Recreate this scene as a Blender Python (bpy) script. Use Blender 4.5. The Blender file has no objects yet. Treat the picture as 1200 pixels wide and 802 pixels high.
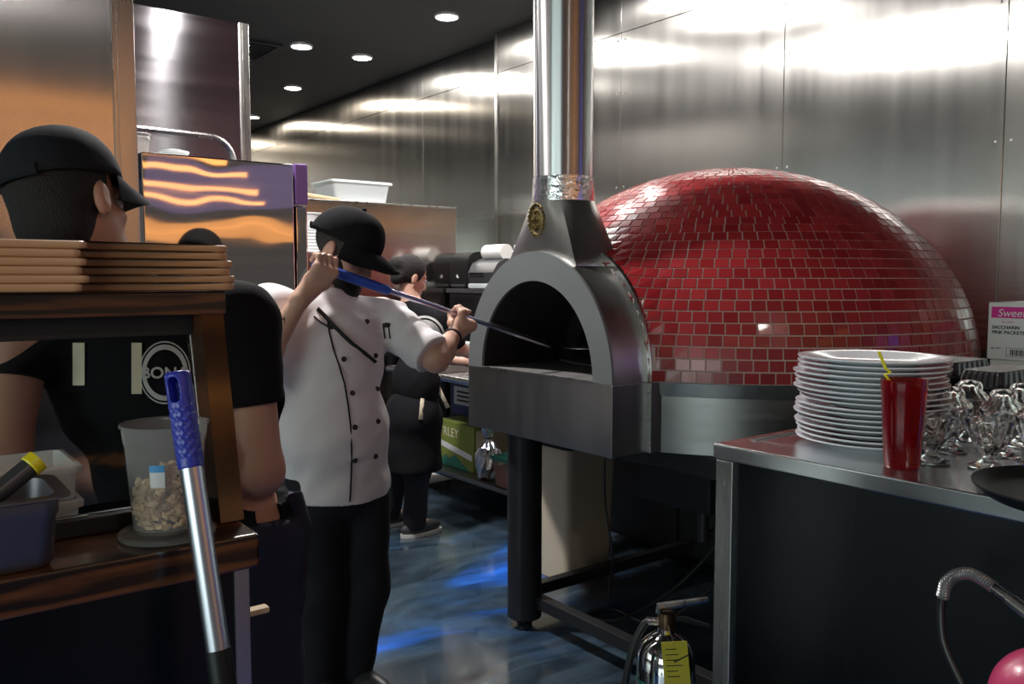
import bpy, bmesh, math, random
import numpy as np
from mathutils import Vector, Matrix
random.seed(7)
SC = bpy.context.scene
COL = SC.collection
PI = math.pi

# ------------------------------------------------------------------ camera
F, CX, CY = 1000.0, 600.0, 401.0
PSI, PITCH, EYE = math.radians(37.4), math.atan(74 / 1000.0), 1.45
C0 = Vector((0, 0, EYE))
RIGHT = Vector((math.sin(PSI), math.cos(PSI), 0))
FH = Vector((-math.cos(PSI), math.sin(PSI), 0))
UPW = Vector((0, 0, 1))
FWD = FH * math.cos(PITCH) - UPW * math.sin(PITCH)
UPC = UPW * math.cos(PITCH) + FH * math.sin(PITCH)
cam = bpy.data.cameras.new('camera'); cam_o = bpy.data.objects.new('camera', cam); COL.objects.link(cam_o)
cam.sensor_width = 36.0; cam.lens = 36.0 * F / 1200.0; cam.clip_start = 0.02
cam_o.matrix_world = Matrix(((RIGHT.x, UPC.x, -FWD.x, 0), (RIGHT.y, UPC.y, -FWD.y, 0), (RIGHT.z, UPC.z, -FWD.z, EYE), (0, 0, 0, 1)))
SC.camera = cam_o

def pt(px, py, d):
    """a room point at depth d, given by its direction from the eye"""
    return C0 + (FWD + RIGHT * ((px - CX) / F) - UPC * ((py - CY) / F)) * d

def rel(lat, dep, up):
    return RIGHT * lat + FH * dep + UPW * up

# ------------------------------------------------------------------ scene settings
vs = SC.view_settings
SC.display_settings.display_device = 'sRGB'
vs.view_transform = 'Standard'; vs.look = 'None'; vs.gamma = 1.0; vs.use_curve_mapping = False
vs.exposure = 0.0
w = bpy.data.worlds.new('room_ambient'); SC.world = w; w.use_nodes = True
w.node_tree.nodes['Background'].inputs[0].default_value = (1.0, .93, .88, 1)
w.node_tree.nodes['Background'].inputs[1].default_value = 0.105

# ------------------------------------------------------------------ materials
class NT:
    def __init__(s, name):
        s.m = bpy.data.materials.new(name); s.m.use_nodes = True
        s.t = s.m.node_tree; s.p = s.t.nodes['Principled BSDF']
    def n(s, kind, **kw):
        nd = s.t.nodes.new('ShaderNode' + kind)
        for k, v in kw.items():
            if hasattr(nd, k): setattr(nd, k, v)
            else: nd.inputs[k].default_value = v
        return nd
    def l(s, a, b): s.t.links.new(a, b)

def setp(nt, **kw):
    for k, v in kw.items(): nt.p.inputs[k.replace('_', ' ')].default_value = v

def col(c): return (c[0], c[1], c[2], 1)

def mat(name, c, rough=.5, metal=0.0, bump=0.0, bscale=60, var=0.0, vscale=8, spec=.5, coat=0.0):
    """plain surface: colour with a little mottling and a fine bump"""
    nt = NT(name); setp(nt, Base_Color=col(c), Roughness=rough, Metallic=metal, Coat_Weight=coat)
    nt.p.inputs['Specular IOR Level'].default_value = spec
    if var or bump: tc = nt.n('TexCoord')
    if var:
        no = nt.n('TexNoise'); no.inputs['Scale'].default_value = vscale; no.inputs['Detail'].default_value = 5
        nt.l(tc.outputs['Object'], no.inputs['Vector'])
        mx = nt.n('Mix', data_type='RGBA'); mx.inputs[6].default_value = col([x * (1 - var) for x in c]); mx.inputs[7].default_value = col([min(1, x * (1 + var)) for x in c])
        nt.l(no.outputs['Fac'], mx.inputs[0]); nt.l(mx.outputs[2], nt.p.inputs['Base Color'])
    if bump:
        nb = nt.n('TexNoise'); nb.inputs['Scale'].default_value = bscale; nb.inputs['Detail'].default_value = 4
        nt.l(tc.outputs['Object'], nb.inputs['Vector'])
        b = nt.n('Bump'); b.inputs['Strength'].default_value = bump; b.inputs['Distance'].default_value = .004
        nt.l(nb.outputs['Fac'], b.inputs['Height']); nt.l(b.outputs['Normal'], nt.p.inputs['Normal'])
    return nt.m

def brushed(name, c, rough, aniso, axis, grain, streak=.08, wave=0.0, wscale=1.5, wdist=.02, wstretch=(1, 1, 1), rot=0.0):
    """brushed stainless: anisotropic gloss, grain streaks, optional slow buckling"""
    nt = NT(name); setp(nt, Metallic=1.0, Anisotropic=aniso, Anisotropic_Rotation=rot)
    if aniso:
        tg = nt.n('Tangent', direction_type='RADIAL', axis=axis); nt.l(tg.outputs[0], nt.p.inputs['Tangent'])
    tc = nt.n('TexCoord'); mp = nt.n('Mapping'); mp.inputs['Scale'].default_value = grain
    nt.l(tc.outputs['Object'], mp.inputs['Vector'])
    no = nt.n('TexNoise'); no.inputs['Scale'].default_value = 1.0; no.inputs['Detail'].default_value = 6
    nt.l(mp.outputs[0], no.inputs['Vector'])
    r = nt.n('MapRange'); r.inputs['From Min'].default_value = .3; r.inputs['From Max'].default_value = .7
    r.inputs['To Min'].default_value = max(.02, rough - streak); r.inputs['To Max'].default_value = rough + streak
    nt.l(no.outputs['Fac'], r.inputs['Value']); nt.l(r.outputs[0], nt.p.inputs['Roughness'])
    mx = nt.n('Mix', data_type='RGBA'); mx.inputs[6].default_value = col([x * .86 for x in c]); mx.inputs[7].default_value = col([min(1, x * 1.1) for x in c])
    nt.l(no.outputs['Fac'], mx.inputs[0]); nt.l(mx.outputs[2], nt.p.inputs['Base Color'])
    if wave:
        m2 = nt.n('Mapping'); m2.inputs['Scale'].default_value = wstretch; nt.l(tc.outputs['Object'], m2.inputs['Vector'])
        wn = nt.n('TexNoise'); wn.inputs['Scale'].default_value = wscale; wn.inputs['Detail'].default_value = 1.0; wn.inputs['Roughness'].default_value = .3
        nt.l(m2.outputs[0], wn.inputs['Vector'])
        b = nt.n('Bump'); b.inputs['Strength'].default_value = wave; b.inputs['Distance'].default_value = wdist
        nt.l(wn.outputs['Fac'], b.inputs['Height']); nt.l(b.outputs['Normal'], nt.p.inputs['Normal'])
    return nt.m

def glassy(name, c, rough=.0, ior=1.45, trans=1.0):
    nt = NT(name); setp(nt, Base_Color=col(c), Roughness=rough, IOR=ior, Transmission_Weight=trans)
    return nt.m

def emit(name, c, s):
    nt = NT(name); setp(nt, Base_Color=col(c), Emission_Color=col(c), Emission_Strength=s)
    return nt.m

def wood(name, c1, c2, stretch, scale, rough=.25, coat=.5, dist=6):
    nt = NT(name); setp(nt, Roughness=rough, Coat_Weight=coat, Coat_Roughness=.12)
    tc = nt.n('TexCoord'); mp = nt.n('Mapping'); mp.inputs['Scale'].default_value = stretch
    nt.l(tc.outputs['Object'], mp.inputs['Vector'])
    wv = nt.n('TexWave', wave_type='RINGS', rings_direction='Y'); wv.inputs['Scale'].default_value = scale; wv.inputs['Distortion'].default_value = dist
    wv.inputs['Detail'].default_value = 3; wv.inputs['Detail Scale'].default_value = 1.2
    nt.l(mp.outputs[0], wv.inputs['Vector'])
    no = nt.n('TexNoise'); no.inputs['Scale'].default_value = scale * 6; no.inputs['Detail'].default_value = 6; nt.l(mp.outputs[0], no.inputs['Vector'])
    ad = nt.n('Math', operation='MULTIPLY'); nt.l(wv.outputs['Fac'], ad.inputs[0]); nt.l(no.outputs['Fac'], ad.inputs[1])
    rp = nt.n('ValToRGB'); rp.color_ramp.elements[0].position = .12; rp.color_ramp.elements[1].position = .55
    rp.color_ramp.elements[0].color = col(c1); rp.color_ramp.elements[1].color = col(c2)
    nt.l(ad.outputs[0], rp.inputs['Fac']); nt.l(rp.outputs['Color'], nt.p.inputs['Base Color'])
    return nt.m

M = {}
STEEL = (.56, .55, .53)
M['wall_steel'] = brushed('wall_brushed_steel', (.58, .565, .54), .225, .9, 'Z', (9, 9, .35), .018, wave=.25, wscale=.8, wdist=.03)
M['panel_steel'] = brushed('panel_brushed_steel', (.50, .48, .47), .20, .9, 'Z', (10, 10, .5), .015, wave=.1, wscale=1.0)
M['hood_steel'] = brushed('hood_brushed_steel', (.46, .445, .47), .21, .95, 'Y', (.6, .6, 10), .05, wave=.15, wscale=1.2)
M['fridge_steel'] = brushed('fridge_steel', (.56, .53, .51), .035, .0, 'Z', (2, 2, 30), .01, wave=.5, wscale=3.2, wdist=.0040, wstretch=(1, 1, 1.2))
M['steel'] = brushed('satin_steel', STEEL, .30, .0, 'Z', (20, 20, 2), .06)
M['steel_dark'] = brushed('dark_satin_steel', (.30, .30, .295), .36, .0, 'Z', (3, 3, 30), .05)
M['arch_paint'] = mat('grey_arch_enamel', (.23, .25, .25), .42, .3, bump=.04, bscale=300, var=.06)
M['oven_steel'] = brushed('oven_brushed_steel', (.48, .48, .46), .34, .3, 'Z', (30, 30, 1.5), .02)
M['frame_dark'] = mat('oven_stand_dark_metal', (.045, .046, .05), .45, .6, var=.15)
M['counter_top'] = brushed('counter_top_steel', (.74, .75, .77), .22, .0, 'Z', (2, 24, 24), .06)
M['counter_front'] = brushed('counter_front_steel', (.045, .048, .052), .26, .3, 'Z', (3, 3, 1), .06, wave=.2, wscale=1.5)
M['chrome'] = brushed('polished_flue_steel', (.66, .66, .66), .06, .0, 'Z', (20, 20, 1), .02)
M['flue_steel'] = brushed('flue_pipe_steel', (.66, .66, .66), .30, .95, 'Z', (20, 20, 1), .02, rot=.25)
M['foil'] = mat('crumpled_foil', (.78, .78, .80), .20, 1.0, bump=1.0, bscale=45)
M['black'] = mat('matte_black', (.012, .012, .013), .55)
M['black_gloss'] = mat('glossy_black', (.010, .010, .012), .10)
M['black_plastic'] = mat('black_plastic', (.011, .012, .013), .42, bump=.03, bscale=200, spec=.35)
M['grey_plastic'] = mat('charcoal_plastic', (.05, .052, .058), .35)
M['soot'] = mat('sooty_oven_lining', (.018, .016, .015), .95, var=.4, bump=.4, bscale=30)
M['oven_floor'] = mat('floury_oven_stone', (.13, .125, .12), .85, var=.6, vscale=14)
M['ceiling'] = mat('ceiling_black', (.016, .018, .019), .75, bump=.1, bscale=80)
M['white_plastic'] = mat('white_plastic', (.78, .80, .80), .35)
M['tub_plastic'] = mat('pale_grey_plastic', (.62, .68, .70), .4)
M['white_china'] = mat('white_china', (.80, .82, .86), .12, coat=.3)
M['paper'] = mat('white_paper', (.80, .80, .78), .8, var=.03)
M['valve'] = mat('dull_brass_valve', (.10, .06, .035), .4, .8)
M['brass'] = mat('aged_brass', (.20, .15, .06), .42, 1.0, bump=.6, bscale=120, var=.4)
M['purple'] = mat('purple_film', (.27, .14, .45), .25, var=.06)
M['beige'] = mat('beige_plastic', (.66, .58, .42), .5, var=.04, bump=.05, bscale=20)
M['cream_cloth'] = mat('cream_cotton', (.74, .66, .50), .9)
M['yellow'] = mat('yellow_tag_card', (.68, .58, .05), .6, var=.12, vscale=30)
M['yellow_straw'] = mat('yellow_straw_plastic', (.85, .72, .02), .35)
M['blue'] = mat('blue_grip_plastic', (.035, .05, .42), .30, bump=.35, bscale=90)
M['blue_light'] = mat('blue_handle_plastic', (.035, .10, .55), .35, bump=.2, bscale=120)
M['alu'] = mat('anodised_aluminium', (.55, .57, .63), .33, 1.0, var=.05)
M['pole_steel'] = mat('peel_pole_steel', (.45, .42, .52), .25, 1.0)
M['red_tumbler'] = glassy('red_tumbler_plastic', (.45, .008, .016), .12, 1.45, .8)
M['glass'] = glassy('clear_glass', (.98, .99, .99), 0.0, 1.5)
M['pane'] = glassy('case_pane', (.95, .97, .96), 0.0, 1.12)
M['clear_tub'] = glassy('translucent_tub_plastic', (.97, .96, .94), .08, 1.07, .9)
M['skin'] = mat('warm_skin', (.50, .27, .19), .48, var=.10, vscale=14, bump=.08, bscale=220)
M['skin_pale'] = mat('light_skin', (.58, .34, .25), .48, var=.08, vscale=14, bump=.08, bscale=220)
M['fridge_dull'] = brushed('dull_fridge_steel', (.50, .47, .45), .12, .0, 'Z', (2, 2, 30), .02, wave=.5, wscale=2.4, wdist=.006, wstretch=(1, 1, 1.3))
M['hair'] = mat('black_hair', (.010, .008, .007), .75, bump=.9, bscale=260)
M['stubble'] = mat('cropped_dark_hair', (.035, .028, .024), .75, bump=.6, bscale=420)
M['jacket'] = mat('white_jacket_cotton', (.80, .765, .78), .85, bump=.9, bscale=8)
M['tee'] = mat('black_tee_cotton', (.010, .010, .012), .9, bump=.7, bscale=9, spec=.15)
M['cap'] = mat('black_cap_twill', (.010, .010, .011), .9, bump=.2, bscale=260, spec=.12)
M['cap_blue'] = mat('slate_cap_twill', (.016, .019, .024), .85, bump=.25, bscale=320, spec=.15)
M['pants'] = mat('navy_black_trousers', (.010, .011, .018), .9, bump=.15, bscale=30)
M['denim'] = mat('dark_indigo_denim', (.022, .026, .050), .9, bump=.35, bscale=160, var=.25)
M['ink'] = mat('tattoo_ink', (.06, .045, .045), .6)
M['white_print'] = mat('white_shirt_print', (.62, .62, .60), .8)
M['lid_green'] = mat('green_lid_plastic', (.03, .22, .16), .35)
M['sauce'] = mat('red_sauce', (.38, .05, .02), .5, var=.3, vscale=30)
M['pan_steel'] = mat('dull_pan_steel', (.20, .19, .21), .42, .85, var=.1)
M['chips'] = mat('fried_dough_bits', (.85, .58, .34), .85, var=.3, vscale=40, bump=.4, bscale=120)
M['hose_rubber'] = mat('black_rubber', (.012, .012, .013), .4)
M['pink'] = mat('pink_rubber', (.62, .06, .17), .3, coat=.3)
M['text_black'] = mat('black_ink', (.02, .02, .025), .7)
M['text_white'] = mat('white_ink', (.85, .85, .85), .7)
M['magenta'] = mat('magenta_ink', (.72, .03, .30), .6)
M['box_green'] = mat('green_carton', (.21, .26, .05), .6, var=.15, vscale=14)
M['box_yellow'] = mat('yellow_carton', (.72, .52, .03), .6, var=.2, vscale=20)
M['box_blue'] = mat('navy_carton', (.04, .06, .20), .6)
M['coil_steel'] = mat('grey_coil_steel', (.32, .32, .33), .35, .8)
M['cable'] = mat('cable_sheath', (.02, .02, .022), .5)
M['post_wood'] = wood('dark_stained_post', (.030, .010, .004), (.10, .034, .010), (3.0, 1.2, 2), 1.2, .22, .6, 4)
M['flour_tan'] = wood('pale_peel_wood', (.62, .33, .15), (.86, .55, .33), (1, 1, 12), .8, .5, .1, 3)
M['frame_wood'] = wood('stained_pine', (.016, .006, .003), (.15, .050, .014), (3.0, 1.2, 9), 1.6, .22, .6, 7)
M['stick_wood'] = mat('pale_stick_wood', (.62, .45, .27), .6, var=.1)
M['lens'] = emit('lamp_lens', (1.0, .96, .90), 35)
M['led_bezel'] = mat('lamp_bezel', (.6, .6, .6), .4)

def make_floor_mat():
    nt = NT('blue_metallic_epoxy'); setp(nt, Roughness=.16, Coat_Weight=.4, Coat_Roughness=.06)
    tc = nt.n('TexCoord'); mp = nt.n('Mapping'); mp.inputs['Scale'].default_value = (1.0, .38, 1); mp.inputs['Rotation'].default_value = (0, 0, -.35); mp.inputs['Location'].default_value = (.35, .2, 0)
    nt.l(tc.outputs['Object'], mp.inputs['Vector'])
    n1 = nt.n('TexNoise'); n1.inputs['Scale'].default_value = 1.0; n1.inputs['Detail'].default_value = 3.5; n1.inputs['Distortion'].default_value = 1.1
    nt.l(mp.outputs[0], n1.inputs['Vector'])
    n2 = nt.n('TexNoise'); n2.inputs['Scale'].default_value = 3.4; n2.inputs['Detail'].default_value = 7; n2.inputs['Distortion'].default_value = 2.4
    nt.l(mp.outputs[0], n2.inputs['Vector'])
    r1 = nt.n('ValToRGB'); e = r1.color_ramp.elements
    e[0].position = .30; e[0].color = (.010, .016, .024, 1); e[1].position = .48; e[1].color = (.045, .07, .095, 1)
    a = e.new(.55); a.color = (.030, .07, .14, 1); a = e.new(.61); a.color = (.02, .13, .62, 1); a = e.new(.67); a.color = (.02, .08, .30, 1); a = e.new(.76); a.color = (.03, .06, .12, 1)
    nt.l(n1.outputs['Fac'], r1.inputs['Fac'])
    r2 = nt.n('ValToRGB'); e2 = r2.color_ramp.elements
    e2[0].position = .35; e2[0].color = (.45, .45, .45, 1); e2[1].position = .68; e2[1].color = (1.35, 1.35, 1.35, 1)
    nt.l(n2.outputs['Fac'], r2.inputs['Fac'])
    mx = nt.n('Mix', data_type='RGBA', blend_type='MULTIPLY'); mx.inputs[0].default_value = 1
    nt.l(r1.outputs['Color'], mx.inputs[6]); nt.l(r2.outputs['Color'], mx.inputs[7]); nt.l(mx.outputs[2], nt.p.inputs['Base Color'])
    b = nt.n('Bump'); b.inputs['Strength'].default_value = .12; b.inputs['Distance'].default_value = .01
    nt.l(n1.outputs['Fac'], b.inputs['Height']); nt.l(b.outputs['Normal'], nt.p.inputs['Normal'])
    return nt.m
M['floor'] = make_floor_mat()

def make_tile_mat():
    nt = NT('red_glazed_tile'); setp(nt, Roughness=.24, Coat_Weight=.15)
    g = nt.n('NewGeometry')
    rp = nt.n('ValToRGB'); e = rp.color_ramp.elements
    e[0].position = 0; e[0].color = (.25, .014, .018, 1); e[1].position = 1; e[1].color = (.38, .030, .036, 1)
    nt.l(g.outputs['Random Per Island'], rp.inputs['Fac']); nt.l(rp.outputs['Color'], nt.p.inputs['Base Color'])
    return nt.m
M['tile'] = make_tile_mat()
M['grout'] = mat('pale_grout', (.55, .42, .38), .9, var=.1, vscale=30)

# ------------------------------------------------------------------ mesh builder
WLOC = {}
class MB:
    def __init__(s): s.bm = bmesh.new(); s.flat = False
    def _xf(s, verts, m):
        if m is not None: bmesh.ops.transform(s.bm, matrix=m, verts=verts)
    def box(s, lo, hi, bev=0.0, seg=2, m=None):
        s.flat = True
        lo, hi = Vector(lo), Vector(hi); c = (lo + hi) / 2; d = hi - lo
        r = bmesh.ops.create_cube(s.bm, size=1.0, matrix=Matrix.Translation(c) @ Matrix.Diagonal((d.x, d.y, d.z, 1)))
        vs_ = r['verts']
        if bev > 0:
            es = list({e for v in vs_ for e in v.link_edges})
            rr = bmesh.ops.bevel(s.bm, geom=es, offset=min(bev, min(d) * .49), segments=seg, affect='EDGES', profile=.5)
            vs_ = list({v for f in rr['faces'] for v in f.verts} | {v for v in vs_ if v.is_valid})
        s._xf(vs_, m); return s
    def lathe(s, prof, origin=(0, 0, 0), seg=32, axis=(0, 0, 1), cap0=True, cap1=True, flute=None):
        """prof: list of (radius, height) turned round an axis"""
        o = Vector(origin); q = Vector((0, 0, 1)).rotation_difference(Vector(axis).normalized())
        rings = []
        for ri, (r, h) in enumerate(prof):
            ring = []
            for k in range(seg):
                a = 2 * PI * k / seg
                rr = r * (flute(a, ri) if flute else 1)
                ring.append(s.bm.verts.new(o + q @ Vector((rr * math.cos(a), rr * math.sin(a), h))))
            rings.append(ring)
        for a, b in zip(rings, rings[1:]):
            for k in range(seg):
                s.bm.faces.new((a[k], a[(k + 1) % seg], b[(k + 1) % seg], b[k]))
        if cap0: s.bm.faces.new(list(reversed(rings[0])))
        if cap1: s.bm.faces.new(rings[-1])
        return s
    def cyl(s, a, b, r, r2=None, seg=20, bev=0.0):
        a, b = Vector(a), Vector(b); L = (b - a).length; r2 = r if r2 is None else r2
        if bev: prof = [(r - bev, 0), (r, bev), (r2, L - bev), (r2 - bev, L)]
        else: prof = [(r, 0), (r2, L)]
        return s.lathe(prof, a, seg, b - a)
    def tube(s, pts, r, seg=10, closed=False, flat=None):
        """swept round (or flattened) tube along points"""
        P = [Vector(p) for p in pts]; n = len(P); R = r if isinstance(r, (list, tuple)) else [r] * n
        rings = []; N = None
        for i in range(n):
            if closed: T = (P[(i + 1) % n] - P[i - 1]).normalized()
            else: T = (P[min(i + 1, n - 1)] - P[max(i - 1, 0)]).normalized()
            if N is None:
                N = T.cross(Vector((0, 0, 1)))
                if N.length < .05: N = T.cross(Vector((1, 0, 0)))
            N = (N - T * N.dot(T)).normalized(); B = T.cross(N)
            fx, fy = (1, 1) if flat is None else flat
            rings.append([s.bm.verts.new(P[i] + N * (R[i] * fx * math.cos(2 * PI * k / seg)) + B * (R[i] * fy * math.sin(2 * PI * k / seg))) for k in range(seg)])
        pr = list(zip(rings, rings[1:])) + ([(rings[-1], rings[0])] if closed else [])
        for a, b in pr:
            for k in range(seg): s.bm.faces.new((a[k], a[(k + 1) % seg], b[(k + 1) % seg], b[k]))
        if not closed:
            s.bm.faces.new(list(reversed(rings[0]))); s.bm.faces.new(rings[-1])
        return s
    def prism(s, poly, d, origin=(0, 0, 0), ux=(1, 0, 0), uy=(0, 0, 1)):
        """polygon in the plane (ux, uy), pushed by vector d"""
        o, ux, uy, d = Vector(origin), Vector(ux), Vector(uy), Vector(d)
        a = [s.bm.verts.new(o + ux * x + uy * y) for x, y in poly]; b = [s.bm.verts.new(v.co + d) for v in a]
        n = len(poly)
        s.bm.faces.new(list(reversed(a))); s.bm.faces.new(b)
        for k in range(n): s.bm.faces.new((a[k], a[(k + 1) % n], b[(k + 1) % n], b[k]))
        return s
    def loft(s, rings, cap=True, closed=True):
        rs = [[s.bm.verts.new(Vector(p)) for p in ring] for ring in rings]
        for a, b in zip(rs, rs[1:]):
            n = len(a)
            for k in range(n if closed else n - 1): s.bm.faces.new((a[k], a[(k + 1) % n], b[(k + 1) % n], b[k]))
        if cap: s.bm.faces.new(list(reversed(rs[0]))); s.bm.faces.new(rs[-1])
        return s
    def mesh(s, verts, faces):
        vv = [s.bm.verts.new(v) for v in verts]
        for f in faces:
            try: s.bm.faces.new([vv[i] for i in f])
            except ValueError: pass
        return s
    def blob(s, c, r, sub=2, jit=0.0):
        c = Vector(c); r = r if isinstance(r, (list, tuple)) else (r, r, r)
        q = bmesh.ops.create_icosphere(s.bm, subdivisions=sub, radius=1.0)
        for v in q['verts']:
            k = 1 + random.uniform(-jit, jit)
            v.co = Vector((c.x + v.co.x * r[0] * k, c.y + v.co.y * r[1] * k, c.z + v.co.z * r[2] * k))
        return s
    def build(s, name, m, parent=None, smooth=True, local=False, angle=38):
        bmesh.ops.recalc_face_normals(s.bm, faces=s.bm.faces)
        me = bpy.data.meshes.new(name); s.bm.to_mesh(me); s.bm.free()
        o = link_mesh(name, me, m, parent, smooth, local, angle)
        if s.flat and smooth:
            wn = o.modifiers.new('weighted', 'WEIGHTED_NORMAL'); wn.keep_sharp = True; wn.weight = 100
        return o

def link_mesh(name, me, m, parent=None, smooth=True, local=False, angle=38):
    o = bpy.data.objects.new(name, me); COL.objects.link(o)
    if isinstance(m, str): m = M[m]
    if m is not None: me.materials.append(m)
    if parent is not None:
        off = WLOC.get(parent.name, Vector()); o.parent = parent
        if not local: me.transform(Matrix.Translation(-off))
        WLOC[o.name] = off
    elif not local:
        co = np.empty(len(me.vertices) * 3); me.vertices.foreach_get('co', co); co = co.reshape(-1, 3)
        lo, hi = co.min(0), co.max(0); org = Vector(((lo[0] + hi[0]) / 2, (lo[1] + hi[1]) / 2, lo[2]))
        me.transform(Matrix.Translation(-org)); o.location = org; WLOC[o.name] = org
    if smooth:
        me.polygons.foreach_set('use_smooth', [True] * len(me.polygons))
        if angle < 180: me.set_sharp_from_angle(angle=math.radians(angle))
    return o

def thing(name, loc, label, cat, group=None):
    o = bpy.data.objects.new(name, None); COL.objects.link(o); o.location = loc; o.empty_display_size = .05
    WLOC[o.name] = Vector(loc); tag(o, label, cat, group); return o
def tag(o, label, cat, group=None, kind=None):
    o['label'] = label; o['category'] = cat
    if group: o['group'] = group
    if kind: o['kind'] = kind
    return o
def struct(o): o['kind'] = 'structure'; return o
def dup(root, loc, label=None, rotz=None, group=None):
    c = root.copy(); COL.objects.link(c); c.location = loc
    if rotz is not None: c.rotation_euler.z = rotz
    if label: c['label'] = label
    if group: c['group'] = group
    for ch in list(root.children):
        k = ch.copy(); COL.objects.link(k); k.parent = c
        for g in list(ch.children):
            h = g.copy(); COL.objects.link(h); h.parent = k
    return c

def text(body, size, origin, ux, uy, m, parent, name='lettering', depth=.0006, align='LEFT', bold=0.0, shear=0.0):
    cu = bpy.data.curves.new(name, 'FONT'); cu.body = body; cu.size = size; cu.align_x = align; cu.extrude = depth; cu.offset = bold; cu.shear = shear
    t = bpy.data.objects.new(name, cu); COL.objects.link(t)
    dg = bpy.context.evaluated_depsgraph_get(); me = bpy.data.meshes.new_from_object(t.evaluated_get(dg))
    bpy.data.objects.remove(t)
    ux, uy = Vector(ux).normalized(), Vector(uy).normalized(); uz = ux.cross(uy); o = Vector(origin)
    me.transform(Matrix(((ux.x, uy.x, uz.x, o.x), (ux.y, uy.y, uz.y, o.y), (ux.z, uy.z, uz.z, o.z), (0, 0, 0, 1))))
    return link_mesh(name, me, m, parent, smooth=False)

# ------------------------------------------------------------------ smooth solid modelling (distance fields)
def sm(a, b, k):
    h = np.maximum(k - np.abs(a - b), 0) / k
    return np.minimum(a, b) - h * h * k * .25
def cap_(a, b, r1, r2=None):
    a = np.array(a, float); b = np.array(b, float); r2 = r1 if r2 is None else r2; ab = b - a; L2 = max(ab @ ab, 1e-9)
    def f(P):
        t = np.clip(((P - a) @ ab) / L2, 0, 1)
        return np.linalg.norm(P - a - t[:, None] * ab, axis=1) - (r1 + (r2 - r1) * t)
    return f
def ell_(c, r, ax=None):
    c = np.array(c, float); r = np.array(r, float); A = None if ax is None else np.array([list(v) for v in ax], float)
    def f(P):
        q = P - c
        if A is not None: q = q @ A.T
        k0 = np.linalg.norm(q / r, axis=1); k1 = np.linalg.norm(q / (r * r), axis=1)
        return k0 * (k0 - 1) / np.maximum(k1, 1e-6)
    return f
def union(fs, k=.02):
    def f(P):
        d = fs[0](P)
        for g in fs[1:]: d = sm(d, g(P), k)
        return d
    return f
def polygonize(fn, lo, hi, h):
    lo = np.array(lo, float); hi = np.array(hi, float); B = 8
    n = np.ceil((hi - lo) / h / B).astype(int) * B
    nb = n // B
    I = np.stack(np.meshgrid(*[np.arange(k) for k in nb], indexing='ij'), -1).reshape(-1, 3)
    cen = lo + (I * B + (B - 1) / 2) * h
    d = fn(cen)
    S = np.repeat(np.repeat(np.repeat(d.reshape(nb), B, 0), B, 1), B, 2).astype(np.float32)
    S = np.where(S > 0, 1.0, -1.0).astype(np.float32)
    act = I[np.abs(d) < B * h * 1.5]
    off = np.stack(np.meshgrid(*[np.arange(B)] * 3, indexing='ij'), -1).reshape(-1, 3)
    for c in range(0, len(act), 400):
        idx = (act[c:c + 400, None, :] * B + off[None]).reshape(-1, 3)
        S[idx[:, 0], idx[:, 1], idx[:, 2]] = fn(lo + idx * h)
    ins = S < 0
    cnt = np.zeros(tuple(n - 1), np.int8)
    for dx in (0, 1):
        for dy in (0, 1):
            for dz in (0, 1): cnt += ins[dx:n[0] - 1 + dx, dy:n[1] - 1 + dy, dz:n[2] - 1 + dz]
    cells = np.argwhere((cnt > 0) & (cnt < 8))
    vid = -np.ones(tuple(n - 1), np.int64); vid[cells[:, 0], cells[:, 1], cells[:, 2]] = np.arange(len(cells))
    acc = np.zeros((len(cells), 3)); num = np.zeros(len(cells))
    for ax in range(3):
        o1, o2 = [a for a in range(3) if a != ax]
        for u in (0, 1):
            for v in (0, 1):
                p = cells.copy(); p[:, o1] += u; p[:, o2] += v; q = p.copy(); q[:, ax] += 1
                s0 = S[p[:, 0], p[:, 1], p[:, 2]]; s1 = S[q[:, 0], q[:, 1], q[:, 2]]
                c = (s0 < 0) != (s1 < 0); t = np.where(c, s0 / np.where(c, s0 - s1, 1), 0)
                pos = p.astype(float); pos[:, ax] += t
                acc[c] += pos[c]; num[c] += 1
    V = lo + acc / num[:, None] * h
    Fs = []
    for ax in range(3):
        o1, o2 = [(1, 2), (2, 0), (0, 1)][ax]
        sl0 = [slice(1, None)] * 3; sl0[ax] = slice(0, -1); sl1 = [slice(1, None)] * 3; sl1[ax] = slice(1, None)
        a = ins[tuple(sl0)]; b = ins[tuple(sl1)]
        e = np.argwhere(a != b); fl = a[e[:, 0], e[:, 1], e[:, 2]]
        e = e + 1; e[:, ax] -= 1
        ok = np.all(e < (n - 1), axis=1); e, fl = e[ok], fl[ok]
        def at(d1, d2):
            p = e.copy(); p[:, o1] -= d1; p[:, o2] -= d2; return vid[p[:, 0], p[:, 1], p[:, 2]]
        qd = np.stack([at(1, 1), at(0, 1), at(0, 0), at(1, 0)], 1)
        qd[~fl] = qd[~fl][:, ::-1]; qd = qd[(qd >= 0).all(1)]; Fs.append(qd)
    return V, np.concatenate(Fs)
def sdf_obj(name, fn, lo, hi, h, m, parent=None):
    V, Q = polygonize(fn, lo, hi, h)
    me = bpy.data.meshes.new(name)
    me.vertices.add(len(V)); me.vertices.foreach_set('co', V.ravel())
    me.loops.add(Q.size); me.loops.foreach_set('vertex_index', Q.ravel().astype(np.int32))
    me.polygons.add(len(Q)); me.polygons.foreach_set('loop_start', np.arange(0, Q.size, 4, dtype=np.int32))
    me.update(calc_edges=True); me.validate()
    return link_mesh(name, me, m, parent, True, False, 180)
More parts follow.
